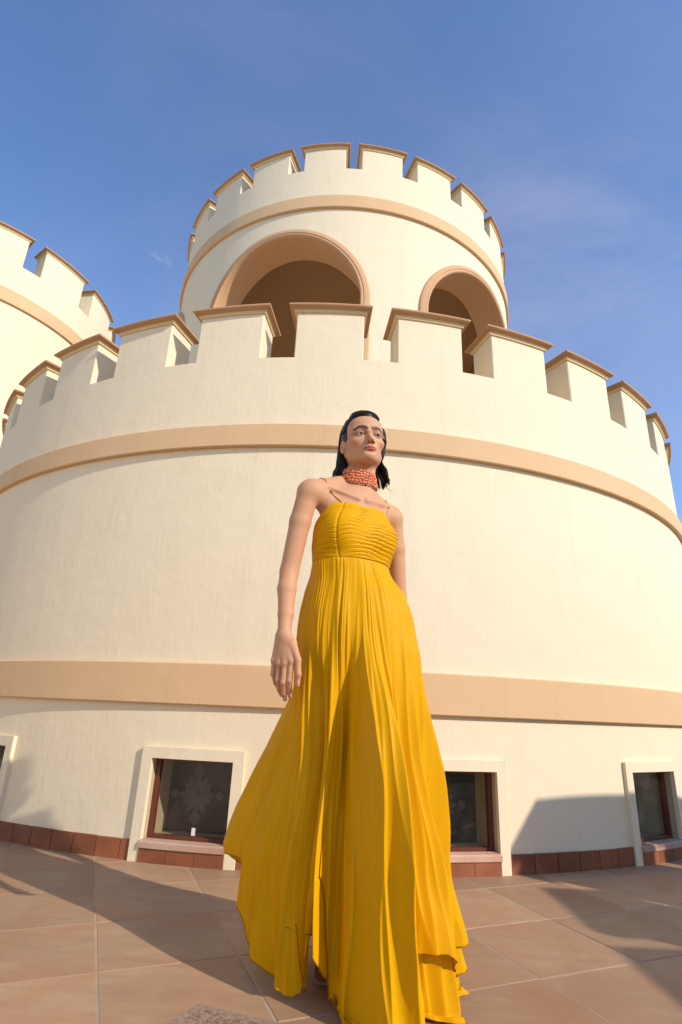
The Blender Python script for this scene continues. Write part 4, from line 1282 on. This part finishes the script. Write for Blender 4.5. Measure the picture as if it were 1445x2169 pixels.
def panel(name, t0, t1, n, hem, layer, parent, zstart=1.206, nv=190, wrap=False, lip=0.012, seed=1, edge_in=0.0):
    th = np.linspace(t0, t1, n, endpoint=not wrap)
    hz = np.interp(th, [h[0] for h in hem], [h[1] for h in hem])
    hz = hz + 0.022 * pnoise(th, seed, 6, 4, 16) * sm(hz, -0.2, 0.05)
    if not wrap:
        ed_ = np.minimum(th - t0, t1 - th)
        hz = hz + 0.07 * np.exp(-(ed_ / 3.5) ** 2)
    s = np.linspace(0, 1, nv) ** 0.92
    zz = zstart + (hz[:, None] - zstart) * s[None, :]
    tt = np.broadcast_to(th[:, None], zz.shape)
    # the cloth sways a little as it falls
    tt = tt + 2.2 * np.sin(zz * 5.0 + seed) * sm(0.8 - zz, 0, 0.8)
    if edge_in and not wrap:
        u = (th - t0) / (t1 - t0)
        ed = np.exp(-(u / 0.05) ** 2) + np.exp(-((1 - u) / 0.05) ** 2)
    else: ed = np.zeros(n)
    r = skirt_radius(tt, zz, layer)
    r = r - edge_in * ed[:, None] * sm(zz, 0.30, 0.62)
    hemw = sm(s, 0.84, 1.0)[None, :]
    r = r + hemw * lip * 1.5 * pnoise(th, seed + 3, 7, 8, 26)[:, None]
    zf = 0.007 + 0.010 * np.abs(pnoise(th, seed + 9, 6, 8, 30))[:, None] * np.ones_like(zz)
    under = np.maximum(zf - zz, 0)
    r = r + 0.22 * under
    z = np.maximum(zz, zf + 0.004 * np.sin(under * 60))
    P = np.stack([CXS + r * np.sin(np.radians(tt)), CYS - r * np.cos(np.radians(tt)), z], -1).reshape(-1, 3)
    F = grid_faces(n, nv, wrap)
    o = mk(name, P - np.array([TX, TY, 0]), F, M_DRESS, parent, 180)
    U = np.stack([np.radians(tt) * 0.3, zz * 1.0, np.zeros_like(zz)], -1).reshape(-1, 3)
    fab_attr(o, U)
    E_ = P.reshape(n, nv, 3)[:, -1]
    if wrap: E_ = np.vstack([E_, E_[:1]])
    keep = E_[:, 2] > 0.018
    runs = np.split(np.arange(len(E_)), np.where(np.diff(keep.astype(int)) != 0)[0] + 1)
    mb_ = MB()
    runs = sorted([q for q in runs if keep[q[0]]], key=len)[-1:]
    for rn in runs:
        if keep[rn[0]] and len(rn) > 6: mb_.add(*tube(E_[rn], 0.0016, 5))
    if mb_.n:
        V_, F_ = mb_.get()
        ho = mk('rolled_hem', V_ - np.array([TX, TY, 0]), F_, M_HEM, parent if parent is not person else o, 180)
        fab_attr(ho, np.zeros((len(ho.data.vertices), 3)))
    return o
dress = panel('dress', -180, 180, 1150, [(-180, 0.10), (-140, 0.18), (-118, 0.262), (-106, 0.235), (-94, 0.17), (-70, 0.12), (-50, 0.15), (-36, 0.175), (-22, 0.165), (-15, 0.06), (-8, -0.10), (40, -0.10), (80, -0.06), (110, -0.02), (140, 0.04), (180, 0.10)], 0.0, person, wrap=True, seed=2)
bo = mk('bodice', bod.reshape(-1, 3) - np.array([TX, TY, 0]), grid_faces(NTH, NV, True), M_DRESS, dress, 180)
fab_attr(bo, bu.reshape(-1, 3))
panel('skirt_panel', -106, -37, 240, [(-106, 0.10), (-98, 0.03), (-86, 0.05), (-72, 0.05), (-60, 0.012), (-50, 0.01), (-43, 0.03), (-37, 0.06)], 0.016, dress, 1.206, 190, False, 0.010, 5, 0.02)
panel('skirt_panel', -19, 44, 300, [(-19, 0.235), (-16.5, 0.20), (-13, 0.02), (-10, -0.08), (20, -0.10), (44, -0.08)], 0.014, dress, 1.206, 190, False, 0.006, 8, 0.02)
panel('skirt_panel', 30, 112, 330, [(30, 0.20), (44, 0.145), (54, 0.135), (62, 0.085), (72, 0.125), (86, 0.105), (100, 0.13), (112, 0.16)], 0.022, dress, 1.206, 190, False, 0.014, 12, 0.022)
panel('skirt_panel', -46, -28, 90, [(-46, 0.10), (-41, 0.055), (-38, 0.045), (-34, 0.085), (-28, 0.13)], 0.008, dress, 1.206, 190, False, 0.012, 17, 0.012)
panel('skirt_panel', 66, 120, 200, [(66, 0.06), (76, 0.015), (88, 0.035), (98, 0.012), (110, 0.06), (120, 0.10)], 0.012, dress, 1.206, 190, False, 0.016, 23, 0.016)
# straps with little gold stars
def body_push(P, off):
    return P
for (pts, star) in (
    ([bod[np.argmin(np.abs(loc_th - seam)), 0] + [0, 0, -0.004], tp(-0.112, 0.064, 1.445), tp(-0.130, 0.030, 1.482), tp(-0.132, -0.015, 1.490), tp(-0.115, -0.07, 1.43), tp(-0.09, -0.095, 1.345)], 1),
    ([bod[np.argmin(np.abs(loc_th - 68.0)), 0] + [0, 0, -0.004], tp(0.128, 0.050, 1.440), tp(0.132, 0.020, 1.466), tp(0.128, -0.02, 1.470), tp(0.110, -0.07, 1.42), tp(0.09, -0.095, 1.345)], 1)):
    C = catmull(pts, 40)
    for it in range(12):                 # keep the strap just outside the skin
        g = np.stack([(B.sample(C + d_) - B.sample(C - d_)) for d_ in np.eye(3) * 0.004], 1); g /= np.linalg.norm(g, axis=1)[:, None] + 1e-9
        C = C + g * np.clip(0.0022 - B.sample(C), -0.004, 0.006)[:, None]
    st = mk('strap', tube(C, 0.0016, 6)[0] - np.array([TX, TY, 0]), tube(C, 0.0016, 6)[1], M_DRESS, dress, 180)
    fab_attr(st, np.zeros((len(st.data.vertices), 3)))
    c = C[9]; nrm = np.array([FWD[0], FWD[1], 0.25]); nrm /= np.linalg.norm(nrm); xa = np.cross(UPV, nrm); xa /= np.linalg.norm(xa); ya = np.cross(nrm, xa)
    pts2 = []
    for q in range(10):
        rr = 0.0085 if q % 2 == 0 else 0.0036; a = R_(90 + 36 * q); pts2.append(c + nrm * 0.002 + xa * rr * math.cos(a) + ya * rr * math.sin(a))
    V = pts2 + [p - nrm * 0.0015 for p in pts2] + [c + nrm * 0.0045]
    F = [(20, q, (q + 1) % 10) for q in range(10)] + [(q, 10 + q, 10 + (q + 1) % 10, (q + 1) % 10) for q in range(10)] + [tuple(range(19, 9, -1))]
    mk('star_charm', np.array(V) - np.array([TX, TY, 0]), F, M_GOLD, dress, 0)
# sequin lines along the gathers of the bodice
mb = MB()
oct_v = np.array([(1, 0, 0), (-1, 0, 0), (0, 1, 0), (0, -1, 0), (0, 0, 1), (0, 0, -1)], float)
oct_f = [(0, 2, 4), (2, 1, 4), (1, 3, 4), (3, 0, 4), (2, 0, 5), (1, 2, 5), (3, 1, 5), (0, 3, 5)]
for v in (0.12, 0.2, 0.3, 0.42, 0.55, 0.68, 0.9):
    a0 = RNG.uniform(-40, -5); a1 = a0 + RNG.uniform(40, 85)
    for a in np.arange(a0, a1, 1.6):
        if RNG.random() < 0.3: continue
        i = int(np.argmin(np.abs(loc_th - a))); j = int((v + 0.01 * math.sin(a * 0.1)) * (NV - 1))
        mb.add(oct_v * RNG.uniform(0.0007, 0.0012) + bod[i, j] + DIR[i] * 0.0006, oct_f)
V, F = mb.get()
M_SEQ = plain('pale_gold_sequins', (0.85, 0.70, 0.34), 0.25, 0.8)
sq = mk('sequins', V - np.array([TX, TY, 0]), F, M_SEQ, dress, 0)
sq['kind'] = 'stuff'
# heeled sandals
for ank, toe in (((0.012, 2.06, 0.155), (0.022, 1.955, 0.032)), ((0.145, 1.835, 0.155), (0.155, 1.735, 0.032))):
    ank, toe = np.array(ank), np.array(toe)
    mb = MB()
    sole = [(toe + [0, -0.055, -0.022], 0.030), (toe + [0, -0.03, -0.023], 0.040), (toe + [0, 0.01, -0.020], 0.042), (toe * 0.5 + ank * 0.5 + [0, 0.02, -0.045], 0.030), (ank + [0, 0.035, -0.058], 0.030), (ank + [0, 0.055, -0.058], 0.020)]
    V = []
    for p, w in sole:
        for q, dz in ((-1, 0), (1, 0), (1, -0.008), (-1, -0.008)): V.append(p + [q * w, 0, dz])
    F = [(4 * k + i, 4 * k + (i + 1) % 4, 4 * k + 4 + (i + 1) % 4, 4 * k + 4 + i) for k in range(len(sole) - 1) for i in range(4)] + [(3, 2, 1, 0), (20, 21, 22, 23)]
    mb.add(V, F)
    mb.add(*tube([ank + [0, 0.045, -0.06], ank + [0, 0.05, -0.11], [ank[0], ank[1] + 0.052, 0.001]], [0.014, 0.008, 0.006], 8))
    for yy, zz_, rr in ((-0.010, 0.028, 0.034), (0.010, 0.035, 0.034)):
        mb.add(*tube([toe + [rr * math.cos(a) * 1.1, yy, -0.012 + zz_ * math.sin(a)] for a in np.linspace(0, np.pi, 14)], 0.004, 6))
    mb.add(*tube([ank + [0.034 * math.cos(a), 0.034 * math.sin(a) + 0.002, 0.012] for a in np.linspace(0, 2 * np.pi, 20)], 0.003, 6))
    V, F = mb.get(); pmk('sandal', V, F, M_SHOE, None, 40)
